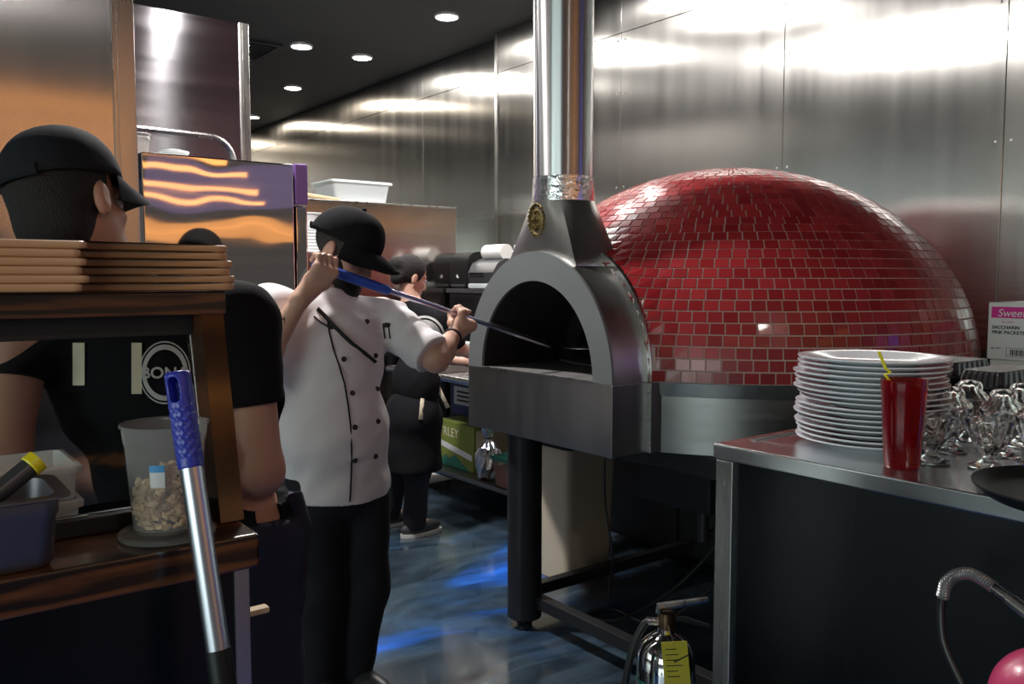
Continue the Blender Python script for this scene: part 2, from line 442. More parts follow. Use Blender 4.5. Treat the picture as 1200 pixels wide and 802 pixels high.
# ================================================================== THE ROOM
YW, YW2, ZC = 4.33, 4.45, 3.50
def steel_wall(name, xs, y, zs, m, th=.06):
    b = MB()
    for x0, x1 in zip(xs, xs[1:]):
        for z0, z1 in zip(zs, zs[1:]):
            b.box((x0 + .0015, y, z0 + .0015), (x1 - .0015, y + th, z1 - .0015), .0015, 1)
    return struct(b.build(name, m, smooth=False))
wr = steel_wall('wall_right', [-5.86, -4.40, -3.06, -1.84, -.62, .9], YW, [0, 3.17, ZC], 'wall_steel')
wf = steel_wall('wall_right_recess', [-11.7, -10.2, -8.75, -7.25, -5.98, -5.80], YW2, [0, 3.20, ZC], 'wall_steel')
b = MB(); b.box((-11.76, .0, 0), (-11.7, YW2 + .06, ZC)); struct(b.build('wall_back', 'wall_steel', smooth=False))
b = MB(); b.box((-5.90, YW - .006, 0), (-5.862, YW2 + .02, ZC), .004); struct(b.build('trim_1', 'steel'))
b = MB(); b.box((-11.7, YW2 - .02, 3.47), (-5.92, YW2 - .001, 3.50), .003); struct(b.build('trim_2', 'ceiling'))
# screw heads along the seams of the near wall
for sx in (-3.06, -4.40):
    for z in (2.06, 2.72, 3.10):
        pass
b = MB()
for sx in (-3.06, -4.40, -1.84):
    for z in (2.10, 2.75, 3.12):
        for dx in (-.035, .035): b.lathe([(.007, 0), (.006, .003), (.002, .004)], (sx + dx, YW - .0005, z), 12, (0, -1, 0))
struct(b.build('trim_3', 'steel'))

b = MB(); b.box((-12, -6.5, -.08), (7, 8, 0)); struct(b.build('floor', 'floor', smooth=False))
b = MB(); b.box((-12, -6.5, ZC), (3.0, 8, ZC + .1)); struct(b.build('ceiling', 'ceiling', smooth=False))

# steel clad partition close on the left, with its corner strip
b = MB(); b.box((-2.88, -1.6, 0), (-2.60, .595, ZC - .002), .004); struct(b.build('wall_left', 'panel_steel'))
b = MB(); b.box((-2.885, .588, 0), (-2.592, .600, ZC - .004), .002); b.box((-2.885, .598, 0), (-2.594, .648, ZC - .004), .004); struct(b.build('trim_4', 'steel'))

# ceiling fittings
def downlight(x, y, lab, vis=True):
    t = thing('recessed_downlight', (x, y, ZC - .02), lab, 'ceiling light', 'recessed lights in the black ceiling')
    MB().lathe([(.098, .018), (.098, .006), (.088, 0), (.082, .004), (.082, .018)], (x, y, ZC - .02), 32, cap0=False, cap1=False).build('bezel', 'led_bezel', t)
    MB().lathe([(.001, -.004), (.05, -.003), (.081, .003), (.081, .016)], (x, y, ZC - .02), 32).build('lens', 'lens', t)
    return t
SPOTS = [(-5.73, 3.74, 'round white ceiling light nearest the flue pipe, biggest in view'),
         (-7.22, 3.19, 'round white ceiling light left of centre beside the square ceiling vent'),
         (-7.24, 3.79, 'round white ceiling light just right of the one by the vent'),
         (-8.82, 3.79, 'round white ceiling light third back along the steel wall'),
         (-10.7, 4.05, 'farthest warm ceiling light half hidden by the hood corner')]
for x, y, l in SPOTS: downlight(x, y, l)
def ceiling_vent(x, y, s, lab):
    t = thing('ceiling_vent', (x, y, ZC - .03), lab, 'vent', 'black ceiling vents')
    b = MB(); q = .03
    for lo, hi in (((x - s, y - s), (x + s, y - s + q)), ((x - s, y + s - q), (x + s, y + s)), ((x - s, y - s + q), (x - s + q, y + s - q)), ((x + s - q, y - s + q), (x + s, y + s - q))):
        b.box((lo[0], lo[1], ZC - .022), (hi[0], hi[1], ZC), .003)
    b.build('frame', 'black', t)
    b = MB()
    for k in range(9):
        xx = x - s + .05 + k * (2 * s - .1) / 8
        b.box((xx - .012, y - s + q, ZC - .016), (xx + .012, y + s - q, ZC - .006))
    b.build('grille', 'black_plastic', t)
ceiling_vent(-7.6, 2.75, .30, 'black square ceiling vent beside the hood corner')
ceiling_vent(-5.35, 1.98, .30, 'black ceiling vent at the top edge above the hood')

# ================================================================== EXHAUST HOOD
t = thing('exhaust_hood', (-5.8, 1.0, 2.05), 'tall stainless hood end above the refrigerator with rounded bead line', 'hood')
MB().box((-6.6, -.9, 2.02), (-5.2, 1.915, 2.995), .006).build('hood_shell', 'hood_steel', t)
b = MB(); b.box((-5.6, 1.91, 2.02), (-5.196, 1.958, 2.998), .006); b.box((-5.21, 1.895, 2.02), (-5.188, 1.915, 2.996), .004); b.build('corner_strip', 'steel', t)
pth = [(-5.19, -.9, 2.31), (-5.19, .9, 2.31), (-5.19, 1.70, 2.30)]
for k in range(1, 9):
    a = k / 8 * PI / 2; pth.append((-5.19, 1.70 + .15 * math.sin(a), 2.15 + .15 * math.cos(a)))
pth.append((-5.19, 1.85, 2.03))
MB().tube(pth, .014, 8).build('bead', 'steel', t)
# spare lids and cups left on top of the refrigerator
# ================================================================== REFRIGERATORS
FX = -3.5
t = thing('upright_refrigerator', (-3.85, 1.2, 0), 'stainless upright refrigerator with purple film on its door corner', 'refrigerator')
MB().box((-4.20, .886, .14), (FX, 1.500, 1.938), .006).build('cabinet', 'fridge_steel', t)
MB().box((-4.20, 1.506, .16), (FX, 1.562, 1.765), .008).build('door', 'fridge_steel', t)
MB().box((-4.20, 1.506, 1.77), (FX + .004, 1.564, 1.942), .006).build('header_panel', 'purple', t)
MB().cyl((-3.62, 1.578, 1.0), (-3.62, 1.578, 1.5), .011).build('door_handle', 'steel', t)
for sx in (-4.12, -3.58):
    for sy in (.95, 1.44): MB().lathe([(.03, 0), (.03, .02), (.018, .03), (.018, .15)], (sx, sy, 0), 16).build('leg', 'steel', t)
t = thing('delivery_refrigerator', (-6.4, 3.4, 0), 'wide stainless refrigerator at the far end of the aisle', 'refrigerator')
t.name = 'storage_refrigerator'; WLOC[t.name] = Vector((-6.4, 3.4, 0))
MB().box((-6.85, 2.60, .14), (-6.0, 4.0, 2.036), .006).build('cabinet', 'fridge_dull', t)
MB().box((-6.88, 2.60, 2.036), (-5.995, 4.004, 2.046), .003).build('top_edge', 'steel', t)
for sx in (-6.75, -6.1):
    for sy in (2.7, 3.9): MB().lathe([(.03, 0), (.03, .02), (.018, .03), (.018, .15)], (sx, sy, 0), 16).build('leg', 'steel', t)

# things on the refrigerators
def bus_tub(x, y, z, hx, hy, h, lab):
    t = thing('bus_tub', (x, y, z), lab, 'tub')
    def ring(sx, sy, zz, r=.03, n=5):
        out = []
        for cx, cy, a0 in ((sx - r, sy - r, 0), (-sx + r, sy - r, 90), (-sx + r, -sy + r, 180), (sx - r, -sy + r, 270)):
            for k in range(n):
                a = math.radians(a0 + 90 * k / (n - 1)); out.append((x + cx + r * math.cos(a), y + cy + r * math.sin(a), zz))
        return out
    a, c = hx, hy
    MB().loft([ring(a * .86, c * .88, z), ring(a * .97, c * .97, z + h - .012), ring(a * .95, c * .95, z + h - .012), ring(a * .84, c * .86, z + .006)], True).build('body', 'tub_plastic', t)
    MB().loft([ring(a * .95, c * .95, z + h - .014), ring(a * 1.06, c * 1.05, z + h - .018), ring(a * 1.06, c * 1.05, z + h - .006), ring(a * 1.04, c * 1.03, z + h), ring(a * .95, c * .95, z + h)], False).build('rim', 'tub_plastic', t)
bus_tub(-6.30, 3.19, 2.047, .20, .255, .17, 'pale grey plastic bus tub on top of the far refrigerator')
o = MB().cyl((-6.02, 2.40, 2.10), (-6.10, 2.98, 2.058), .015, seg=14).build('broom_handle', 'stick_wood')
tag(o, 'pale wooden pole lying on the far refrigerator left of the grey tub', 'pole')
o = MB().lathe([(.038, 0), (.05, .10), (.052, .104), (.048, .104), (.036, .004)], (-3.75, .94, 1.940), 24).build('plastic_cup', 'clear_tub')
tag(o, 'clear plastic cup on top of the refrigerator below the hood', 'cup')
o = MB().lathe([(.05, 0), (.056, .035), (.06, .038), (.06, .044), (.03, .05)], (-3.75, 1.08, 1.940), 24).build('plastic_tub', 'tub_plastic')
tag(o, 'small pale lidded tub on top of the refrigerator below the hood', 'tub')
# stack of plastic lids glimpsed between the refrigerator and the cook's cap
t = thing('storage_rack', (-5.0, 2.14, 0), 'slim steel shelf rack behind the refrigerator door edge', 'rack')
for sx in (-5.2, -4.8):
    for sy in (1.98, 2.28): MB().cyl((sx, sy, 0), (sx, sy, 1.60), .012).build('post', 'steel', t)
for z in (.4, 1.0, 1.595): MB().box((-5.23, 1.95, z), (-4.77, 2.31, z + .015), .003).build('shelf', 'steel', t)
for k in range(9):
    o = MB().lathe([(.10, 0), (.108, .006), (.108, .016), (.098, .018)], (-4.97, 2.215, 1.611 + k * .019), 24).build('plastic_container', 'white_plastic')
    tag(o, 'white round plastic container in the stack between refrigerator and black cap', 'container', 'white containers stacked behind the refrigerator')
o = MB().lathe([(.09, 0), (.105, .06), (.112, .063), (.112, .07), (.10, .07)], (-4.97, 2.215, 1.611 + 9 * .019), 24).build('plastic_bowl', 'white_plastic')
tag(o, 'white plastic bowl on top of the container stack behind the cap', 'bowl')

# ================================================================== WALL SIDE OF THE AISLE
t = thing('wall_cabinet', (-5.45, 4.1, .9), 'dark cabinet along the steel wall carrying the label printer', 'cabinet')
MB().box((-5.96, 3.90, .02), (-4.85, YW - .005, 1.335), .008).build('body', 'black_plastic', t)
MB().box((-5.98, 3.88, 1.335), (-4.83, YW - .005, 1.37), .005).build('top', 'grey_plastic', t)
b = MB(); b.box((-5.40, 3.892, .06), (-4.87, 3.900, 1.31), .004); b.box((-5.94, 3.892, .06), (-5.41, 3.900, 1.31), .004); b.build('door', 'black_gloss', t)
# paper towel dispenser
t = thing('paper_towel_dispenser', (-5.86, 4.05, 1.372), 'black rounded paper towel dispenser left of the printer', 'dispenser')
def dprof(w0=3.93):
    p = [(w0 + .22, 1.372), (w0 + .03, 1.372), (w0, 1.44), (w0 + .005, 1.56)]
    for k in range(7):
        a = k / 6 * PI / 2; p.append((w0 + .10 - .095 * math.cos(a), 1.575 + .095 * math.sin(a)))
    p.append((w0 + .22, 1.67)); return p
MB().prism(dprof(), (.28, 0, 0), (-6.02, 0, 0), (0, 1, 0), (0, 0, 1)).build('housing', 'black_plastic', t, angle=50)
MB().box((-5.98, 3.928, 1.385), (-5.78, 3.945, 1.405), .004).build('slot', 'grey_plastic', t)
MB().mesh([(-5.90, 3.9285, 1.475), (-5.875, 3.9285, 1.49), (-5.87, 3.9285, 1.47), (-5.855, 3.9285, 1.465), (-5.872, 3.9285, 1.455), (-5.888, 3.9285, 1.462)], [(0, 1, 2, 3, 4, 5)]).build('hand_mark', 'text_white', t)
# label printer with its roll
t = thing('label_printer', (-5.48, 4.0, 1.372), 'charcoal label printer with a white paper roll on top', 'printer')
MB().box((-5.66, 3.88, 1.372), (-5.30, 4.16, 1.415), .012).build('base', 'tub_plastic', t)
pp = [(3.89, 1.417), (3.875, 1.50), (3.92, 1.575), (4.00, 1.61), (4.15, 1.60), (4.16, 1.417)]
MB().prism(pp, (.34, 0, 0), (-5.65, 0, 0), (0, 1, 0), (0, 0, 1)).build('housing', 'grey_plastic', t)
MB().box((-5.62, 3.868, 1.47), (-5.44, 3.885, 1.50), .003).build('display', 'black_gloss', t)
b = MB().lathe([(.02, 0), (.062, .0), (.062, .26), (.02, .26)], (-5.60, 4.03, 1.66), 28, (1, 0, 0), cap0=True, cap1=True); b.build('paper_roll', 'paper', t)
# white spray bottle
t = thing('sauce_bottle', (-5.14, 3.96, 1.372), 'white squeeze bottle with red and yellow label beside the flue hood', 'bottle')
MB().lathe([(.045, 0), (.05, .01), (.05, .15), (.046, .19), (.028, .23), (.022, .245), (.022, .26)], (-5.14, 3.96, 1.372), 24).build('body', 'white_plastic', t)
MB().lathe([(.026, .255), (.026, .285), (.012, .295), (.008, .335)], (-5.14, 3.96, 1.372), 20).build('cap', 'white_plastic', t)
MB().lathe([(.0508, .05), (.0508, .12)], (-5.14, 3.96, 1.372), 24, cap0=False, cap1=False).build('label_band', 'box_yellow', t)
MB().lathe([(.0513, .03), (.0513, .065)], (-5.14, 3.96, 1.372), 24, cap0=False, cap1=False).build('label_stripe', 'tile', t)

# prep table beside the oven
TX0, TX1, TY0, TY1 = -5.35, -3.78, 2.98, 3.82
t = thing('prep_table', (-4.6, 3.4, 0), 'stainless prep table with an undershelf left of the oven leg', 'table')
b = MB(); b.box((TX0, TY0, .79), (TX1, TY1, .835), .012); b.build('top', 'steel', t)
MB().tube([(TX0, TY0, .812), (TX1, TY0, .812)], .024, 12).build('rolled_edge', 'counter_top', t)
MB().box((TX0 + .03, TY0 + .02, .165), (TX1 - .03, TY1 - .02, .195), .006).build('undershelf', 'steel_dark', t)
for sx in (TX0 + .06, TX1 - .06):
    for sy in (TY0 + .06, TY1 - .06): MB().lathe([(.02, 0), (.026, .02), (.02, .05), (.02, .79)], (sx, sy, 0), 16).build('leg', 'steel_dark', t)
# items on and under the table
o = MB().loft([[(-5.16 + a * .21 * s, 3.32 + c * .15 * s, z) for a, c in ((-1, -1), (1, -1), (1, 1), (-1, 1))] for s, z in ((.86, .837), (1, .985), (1.06, .986), (1.06, 1.0), (.97, 1.0), (.84, .845))]).build('storage_container', 'white_plastic', smooth=False)
tag(o, 'white plastic food container on the prep table behind the raised fist', 'container')
t = thing('kitchen_scale', (-4.86, 3.12, .836), 'flat grey digital scale at the front of the prep table', 'scale')
MB().prism([(3.00, .838), (3.00, .875), (3.22, .91), (3.22, .838)], (.46, 0, 0), (-5.12, 0, 0), (0, 1, 0), (0, 0, 1)).build('body', 'steel', t, smooth=False)
nrm = Vector((0, -.035, .22)).normalized()
def onpanel(x, s): return Vector((x, 3.00 + .22 * s, .875 + .035 * s)) + nrm * .001
for x0, x1, mm in ((-5.04, -4.86, 'black_gloss'), (-4.83, -4.70, 'box_blue')):
    MB().mesh([onpanel(x0, .15), onpanel(x1, .15), onpanel(x1, .85), onpanel(x0, .85)], [(0, 1, 2, 3)]).build('display', mm, t)
US = .196
def carton(name, x0, x1, y0, y1, z0, z1, m, lab, cat='box', open_top=False):
    t = thing(name, ((x0 + x1) / 2, (y0 + y1) / 2, z0), lab, cat)
    MB().box((x0, y0, z0), (x1, y1, z1), .004, 1).build('carton', m, t); return t
t = carton('tea_carton', -4.90, -4.46, 3.10, 3.42, US, .50, 'box_green', 'green carton with pale lettering on the undershelf')
text('TRLEY', .085, (-4.87, 3.0985, .40), (1, 0, 0), (0, 0, 1), 'cream_cloth', t)
MB().mesh([(-4.88, 3.0982, .33), (-4.48, 3.0982, .27), (-4.48, 3.0982, .31), (-4.88, 3.0982, .37)], [(0, 1, 2, 3)]).build('printed_stripe', 'white_plastic', t)
MB().mesh([(-4.86, 3.0981, .20), (-4.80, 3.0981, .27), (-4.74, 3.0981, .25), (-4.68, 3.0981, .285), (-4.60, 3.0981, .24), (-4.50, 3.0981, .20)], [(0, 1, 2, 3, 4, 5)]).build('printed_leaves', 'lid_green', t)
MB().box((-4.458, 3.12, .205), (-4.452, 3.40, .47), .001).build('side_label', 'cream_cloth', t)
t = thing('shipping_carton', (-4.98, 3.62, .40), 'navy and white carton standing high under the table top', 'box')
t.location.z = .505; WLOC[t.name] = Vector((-4.98, 3.62, .505))
MB().box((-5.02, 3.30, .505), (-4.30, 3.76, .765), .004, 1).build('carton', 'box_blue', t)
MB().box((-4.98, 3.294, .575), (-4.34, 3.30, .70), .001).build('white_panel', 'paper', t)
text('CAPE', .075, (-4.72, 3.2935, .515), (1, 0, 0), (0, 0, 1), 'white_print', t)
for k in range(3): MB().box((-4.94, 3.292, .60 + k * .03), (-4.70 + .05 * k, 3.294, .612 + k * .03)).build('printed_line', 'text_black', t)
t = carton('crate_carton', -5.05, -4.28, 3.45, 3.74, US, .503, 'beige', 'tan carton under the navy carton at the back of the undershelf')
t = carton('snack_carton', -4.27, -3.96, 3.30, 3.56, US, .53, 'box_yellow', 'yellow and white carton behind the foil bag')
MB().box((-4.25, 3.292, .36), (-4.06, 3.30, .50), .001).build('white_panel', 'paper', t)
# crumpled foil bag tied at the neck
t = thing('foil_bag', (-4.30, 3.10, US), 'silver foil bag twisted shut at the top on the undershelf', 'bag')
rings = []; rnd = random.Random(3)
for zz, rr in ((0, .055), (.02, .085), (.08, .10), (.15, .098), (.20, .075), (.235, .035), (.255, .022), (.28, .035), (.32, .055), (.345, .06)):
    rings.append([(-4.30 + (rr + rnd.uniform(-.012, .012)) * math.cos(a * PI / 11) * (1 if zz < .25 else .9), 3.10 + (rr + rnd.uniform(-.012, .012)) * .8 * math.sin(a * PI / 11), US + zz + rnd.uniform(-.006, .006)) for a in range(22)])
MB().loft(rings).build('bag', 'foil', t, smooth=False)
MB().tube([(-4.30 + .026 * math.cos(a * PI / 6), 3.10 + .024 * math.sin(a * PI / 6), US + .255) for a in range(12)], .004, 6, closed=True).build('tie', 'black', t)
# lidded tub of sauce
t = thing('sauce_tub', (-4.03, 3.12, US), 'square clear tub of red sauce with green lid beside the oven leg', 'tub')
def sq(h, z, x=-4.02, y=3.12): return [(x + a * h, y + c * h, z) for a, c in ((-1, -.8), (-.8, -1), (.8, -1), (1, -.8), (1, .8), (.8, 1), (-.8, 1), (-1, .8))]
MB().loft([sq(.105, US + .001), sq(.12, US + .17), sq(.116, US + .17), sq(.101, US + .006)]).build('body', 'clear_tub', t, smooth=False)
MB().loft([sq(.099, US + .008), sq(.111, US + .12)]).build('sauce', 'sauce', t, smooth=False)
MB().loft([sq(.128, US + .165), sq(.13, US + .185), sq(.10, US + .195)]).build('lid', 'lid_green', t, smooth=False)
o = MB().box((-5.38, 3.16, .001), (-5.10, 3.36, .004), .001).build('paper_sheet', 'paper')
tag(o, 'white sheet of paper lying on the floor beside the prep table', 'paper')
# ================================================================== PIZZA OVEN
OX, OY, OZ = -2.55, 2.05, 1.083          # middle of the mouth, front plane, hearth height
DX, DY, DR, DH = -2.55, 3.20, 1.045, .862  # dome
AW, AH, IW, IH = .4365, .472, .338, .360
oven = thing('pizza_oven', (DX, DY, 0), 'domed pizza oven clad in red mosaic tiles with grey arched mouth', 'oven')
# --- tiled dome with its blended neck
TUN_Y = 2.224
def dome_sdf(P):
    q = P - np.array([DX, DY, OZ])
    r = np.array([DR, DR, DH]); k0 = np.linalg.norm(q / r, axis=1); k1 = np.linalg.norm(q / (r * r), axis=1)
    d1 = k0 * (k0 - 1) / np.maximum(k1, 1e-6)
    a = np.array([AW + .003, AH + .028]); t = q[:, [0, 2]]
    k0 = np.linalg.norm(t / a, axis=1); k1 = np.linalg.norm(t / (a * a), axis=1)
    d2 = k0 * (k0 - 1) / np.maximum(k1, 1e-6)
    d2 = np.maximum(d2, q[:, 1])          # only forward of the dome's middle
    d = sm(d1, d2, .10)
    return np.maximum(d, TUN_Y - P[:, 1])
NROW = 35
# rows of equal arc along the dome's profile
ph = np.linspace(0, PI / 2, 2001); xs_, zs_ = DR * np.cos(ph), DH * np.sin(ph)
s_ = np.concatenate([[0], np.cumsum(np.hypot(np.diff(xs_), np.diff(zs_)))])
def shell(theta, phi):
    """surface point for heading theta and profile angle phi"""
    zt = DH * np.sin(phi); T = np.stack([DX + DR * np.cos(phi) * np.cos(theta), DY + DR * np.cos(phi) * np.sin(theta), OZ + zt], 1)
    O = np.stack([np.full_like(zt, DX), np.full_like(zt, DY), OZ + zt * .55], 1)
    D = T - O; lo = np.full(len(zt), .9); hi = np.full(len(zt), 1.0)
    for k in range(24):                   # walk out while still inside
        t = 1.0 + .03 * (k + 1); ins = (dome_sdf(O + D * t) < 0) & (hi >= t - .0301)
        lo = np.where(ins, t, lo); hi = np.where(ins, t, hi)
    hi = lo + .13
    for _ in range(18):
        m_ = (lo + hi) / 2; ins = dome_sdf(O + D * m_[:, None]) < 0
        lo = np.where(ins, m_, lo); hi = np.where(ins, hi, m_)
    return O + D * lo[:, None]
def snormal(P, e=.004):
    g = np.stack([dome_sdf(P + np.eye(3)[i] * e) - dome_sdf(P - np.eye(3)[i] * e) for i in range(3)], 1)
    return g / np.maximum(np.linalg.norm(g, axis=1)[:, None], 1e-9)
TV, TF = [], []
rowlen = s_[-1] / NROW; TW = .0535; ND = 1400
th_d = PI / 2 + np.linspace(0, 2 * PI, ND + 1)
for i in range(NROW):
    sa, sb = i * rowlen + .0022, (i + 1) * rowlen - .0022
    pa, pb = np.interp(sa, s_, ph), np.interp(sb, s_, ph); pm = (pa + pb) / 2
    mid = shell(th_d, np.full(ND + 1, pm))
    arc = np.concatenate([[0], np.cumsum(np.linalg.norm(np.diff(mid, axis=0), axis=1))])
    n = max(5, int(round(arc[-1] / TW))); w_ = arc[-1] / n; off = (i % 2) * .5 + .12 * math.sin(i * 2.1)
    j = np.arange(n); s0, s1 = (j + off) * w_ + .0022, (j + 1 + off) * w_ - .0022
    fth = lambda s: np.interp(np.mod(s, arc[-1]), arc, th_d)
    t0, t1 = fth(s0), fth(s1)
    A = shell(t0, np.full(n, pa)); B_ = shell(t1, np.full(n, pa)); C_ = shell(t1, np.full(n, pb)); D_ = shell(t0, np.full(n, pb))
    cen = (A + B_ + C_ + D_) / 4; N = snormal(cen)
    tilt = np.random.RandomState(i).normal(0, .012, (n, 3)); N2 = N + tilt; N2 /= np.linalg.norm(N2, axis=1)[:, None]
    for k in range(n):
        q = [A[k], B_[k], C_[k], D_[k]]; base = len(TV)
        if max(p[1] for p in q) < TUN_Y + .010: continue
        if min(p[1] for p in q) < TUN_Y + .004: N[k] = N2[k] = snormal(np.array([max(q, key=lambda p: p[1])]))[0]
        top = []
        for p in q:
            e = (cen[k] - p); e /= max(np.linalg.norm(e), 1e-6)
            h = .0042 - np.dot(p - cen[k], N2[k] - N[k])
            top.append(p + e * .0011 + N[k] * h)
        TV += q + top
        TF += [(base + 4, base + 5, base + 6, base + 7)] + [(base + a, base + (a + 1) % 4, base + 4 + (a + 1) % 4, base + 4 + a) for a in range(4)]
me = bpy.data.meshes.new('mosaic_tiles'); me.from_pydata([tuple(v) for v in TV], [], TF); me.update()
link_mesh('mosaic_tiles', me, 'tile', oven, smooth=False)
# grout skin just under the tiles
nt_, nr_ = 300, 60
th_ = np.linspace(0, 2 * PI, nt_, endpoint=False); rg = []
for i in range(nr_):
    p_ = np.full(nt_, i / nr_ * PI / 2 * .995); rg.append(shell(th_, p_))
b = MB(); vg = [[b.bm.verts.new(v) for v in r_] for r_ in rg]
for r0, r1 in zip(vg, vg[1:]):
    for k in range(nt_):
        f_ = (r0[k], r0[(k + 1) % nt_], r1[(k + 1) % nt_], r1[k])
        if max(v.co.y for v in f_) > TUN_Y + .0015: b.bm.faces.new(f_)
bmesh.ops.delete(b.bm, geom=[v for v in b.bm.verts if not v.link_faces], context='VERTS')
b.build('grout_dome', 'grout', oven, angle=180)
# --- steel band and base drum
def drum(r0, r1, z0, z1, name, m, seg=96):
    MB().lathe([(r0 - .03, z0), (r0, z0), (r1, z1), (r1 - .03, z1)], (DX, DY, 0), seg, cap0=True, cap1=True).build(name, m, oven)
drum(DR - .012, DR - .012, .826, OZ - .052, 'base_drum', 'steel_dark')
drum(DR - .004, DR + .004, OZ - .05, OZ - .001, 'rim_band', 'oven_steel')
# joint plate where mouth box meets the drum
a0 = math.atan2(2.31 - DY, -2.10 - DX)
for sgn in (1, -1):
    cx = DX + sgn * .445
    yy = DY - math.sqrt(DR ** 2 - .445 ** 2)
    MB().box((cx - .014, yy - .035, .828), (cx + .016, yy + .02, OZ - .002), .003).build('joint_plate', 'oven_steel', oven)
    for z in (.86, .955, 1.05): MB().lathe([(.008, 0), (.007, .004), (.003, .005)], (cx + sgn * .004, yy - .034, z), 10, (0, -1, 0)).build('bolt', 'steel', oven)
# --- mouth: box, arch, lining
MB().box((OX - AW - .002, OY, .826), (OX + AW + .002, 2.26, OZ), .004).build('mouth_box', 'oven_steel', oven)
def archline(w, h, n=40, z0=OZ): return [(OX + w * math.cos(PI * k / n), z0 + h * math.sin(PI * k / n)) for k in range(n + 1)]
def archshell(w0, h0, w1, h1, y0, y1, name, m, bev=0):
    o_, i_ = archline(w0, h0), archline(w1, h1); b = MB(); n = len(o_)
    fr = [[b.bm.verts.new((x, y, z)) for x, z in ln] for y, ln in ((y0, o_), (y1, o_), (y1, i_), (y0, i_))]
    for k in range(n - 1):
        for p in range(4):
            q = (p + 1) % 4; b.bm.faces.new((fr[p][k], fr[p][k + 1], fr[q][k + 1], fr[q][k]))
    for k in (0, n - 1): b.bm.faces.new([fr[p][k] for p in range(4)])
    return b.build(name, m, oven, angle=40)
archshell(AW, AH, IW, IH, OY, OY + .012, 'arch_face', 'arch_paint')
archshell(AW - .0015, AH - .0015, AW - .03, AH - .03, OY + .012, 2.216, 'arch_side', 'oven_steel')
archshell(AW + .010, AH + .010, AW - .03, AH - .03, 2.216, 2.232, 'arch_flange', 'steel')
archshell(AW + .022, AH + .042, AW - .03, AH - .03, 2.226, 2.240, 'arch_trim', 'counter_top')
archshell(AW + .016, AH + .036, AW - .03, AH - .03, 2.240, 2.262, 'arch_seal', 'steel_dark')
archshell(IW + .012, IH + .012, IW + .001, IH + .001, OY + .012, 2.50, 'mouth_lining', 'soot')
archshell(.30, .25, .0 + .27, .22, 2.49, 2.62, 'inner_arch', 'soot')
MB().box((OX - IW - .02, OY + .003, OZ - .02), (OX + IW + .02, 2.50, OZ + .004), .002).build('hearth_lip', 'oven_floor', oven)
MB().lathe([(.80, 0), (.80, .012)], (DX, DY, OZ), 48).build('hearth_stone', 'oven_floor', oven)
MB().box((OX - IW, OY - .004, OZ - .001), (OX + IW, OY + .004, OZ + .006), .002).build('hearth_edge', 'steel', oven)
# inner chamber
b = MB(); rr = []
for i in range(12):
    p_ = i / 12 * PI / 2; rr.append([(DX + .84 * math.cos(p_) * math.cos(a * PI / 24), DY + .84 * math.cos(p_) * math.sin(a * PI / 24), OZ + .62 * math.sin(p_)) for a in range(48)])
rr2 = [[q for k_, q in enumerate(r_)] for r_ in rr]
b = MB(); vv = [[b.bm.verts.new(q) for q in r_] for r_ in rr2]
for i in range(11):
    for k in range(48):
        f_ = [vv[i][k], vv[i][(k + 1) % 48], vv[i + 1][(k + 1) % 48], vv[i + 1][k]]
        c_ = sum((v.co for v in f_), Vector()) / 4
        if c_.y < 2.62 and abs(c_.x - OX) < .30 and c_.z < OZ + .25: continue
        b.bm.faces.new(f_)
b.bm.faces.new(vv[-1]); b.build('chamber_dome', 'soot', oven)
# front baffle between mouth lining and chamber
pa_, pb_ = archline(IW + .01, IH + .01), archline(.285, .235); b = MB()
A_ = [b.bm.verts.new((x, 2.50, z)) for x, z in pa_]; Bv = [b.bm.verts.new((x, 2.502, z)) for x, z in pb_]
for k in range(len(A_) - 1): b.bm.faces.new((A_[k], A_[k + 1], Bv[k + 1], Bv[k]))
b.build('baffle', 'soot', oven)
# --- flue hood: square foot to round collar
CHX, CHY, CHR = -2.55, 2.20, .118
def rectring(hx, y0, y1, z, n=10):
    c = [(-hx, y0), (hx, y0), (hx, y1), (-hx, y1)]; out = []
    for i in range(4):
        (x0, ya), (x1, yb) = c[i], c[(i + 1) % 4]
        for k in range(n): out.append((CHX + x0 + (x1 - x0) * k / n, ya + (yb - ya) * k / n, z))
    return out
def circring(r, z, n=10):
    out = []
    for i in range(4):
        a0 = math.radians(225 + 90 * i)
        for k in range(n):
            a = a0 + PI / 2 * k / n; out.append((CHX + r * math.cos(a), CHY + r * math.sin(a), z))
    return out
def zfit(ring, dz=0):                      # foot of the hood sits on the arch
    return [(x, y, OZ + AH * math.sqrt(max(0, 1 - ((x - OX) / AW) ** 2)) - .006) for x, y, z in ring]
foot = rectring(.205, 2.085, 2.31, 1.50); top_ = circring(CHR + .006, 1.748)
lowr = zfit(foot); mid = [(x, y, max(1.505, z_)) for (x, y, _), (_, _, z_) in zip(foot, lowr)]
rings = [lowr, mid]
for k in range(1, 9):
    t_ = k / 8; rings.append([tuple(Vector(p) * (1 - t_) + Vector(q) * t_) for p, q in zip(mid, top_)])
MB().loft(rings, cap=False).build('flue_hood', 'oven_steel', oven, angle=25)
MB().lathe([(CHR + .004, 0), (CHR + .002, .05), (CHR, .10)], (CHX, CHY, 1.742), 48, cap0=False, cap1=False, flute=lambda a, i: 1 + .012 * math.sin(a * 17 + i * 2) + .008 * math.sin(a * 41)).build('foil_collar', 'foil', oven)
MB().lathe([(CHR - .002, 0), (CHR - .002, ZC - 1.76)], (CHX, CHY, 1.76), 64, cap0=False, cap1=False).build('flue_pipe', 'flue_steel', oven)
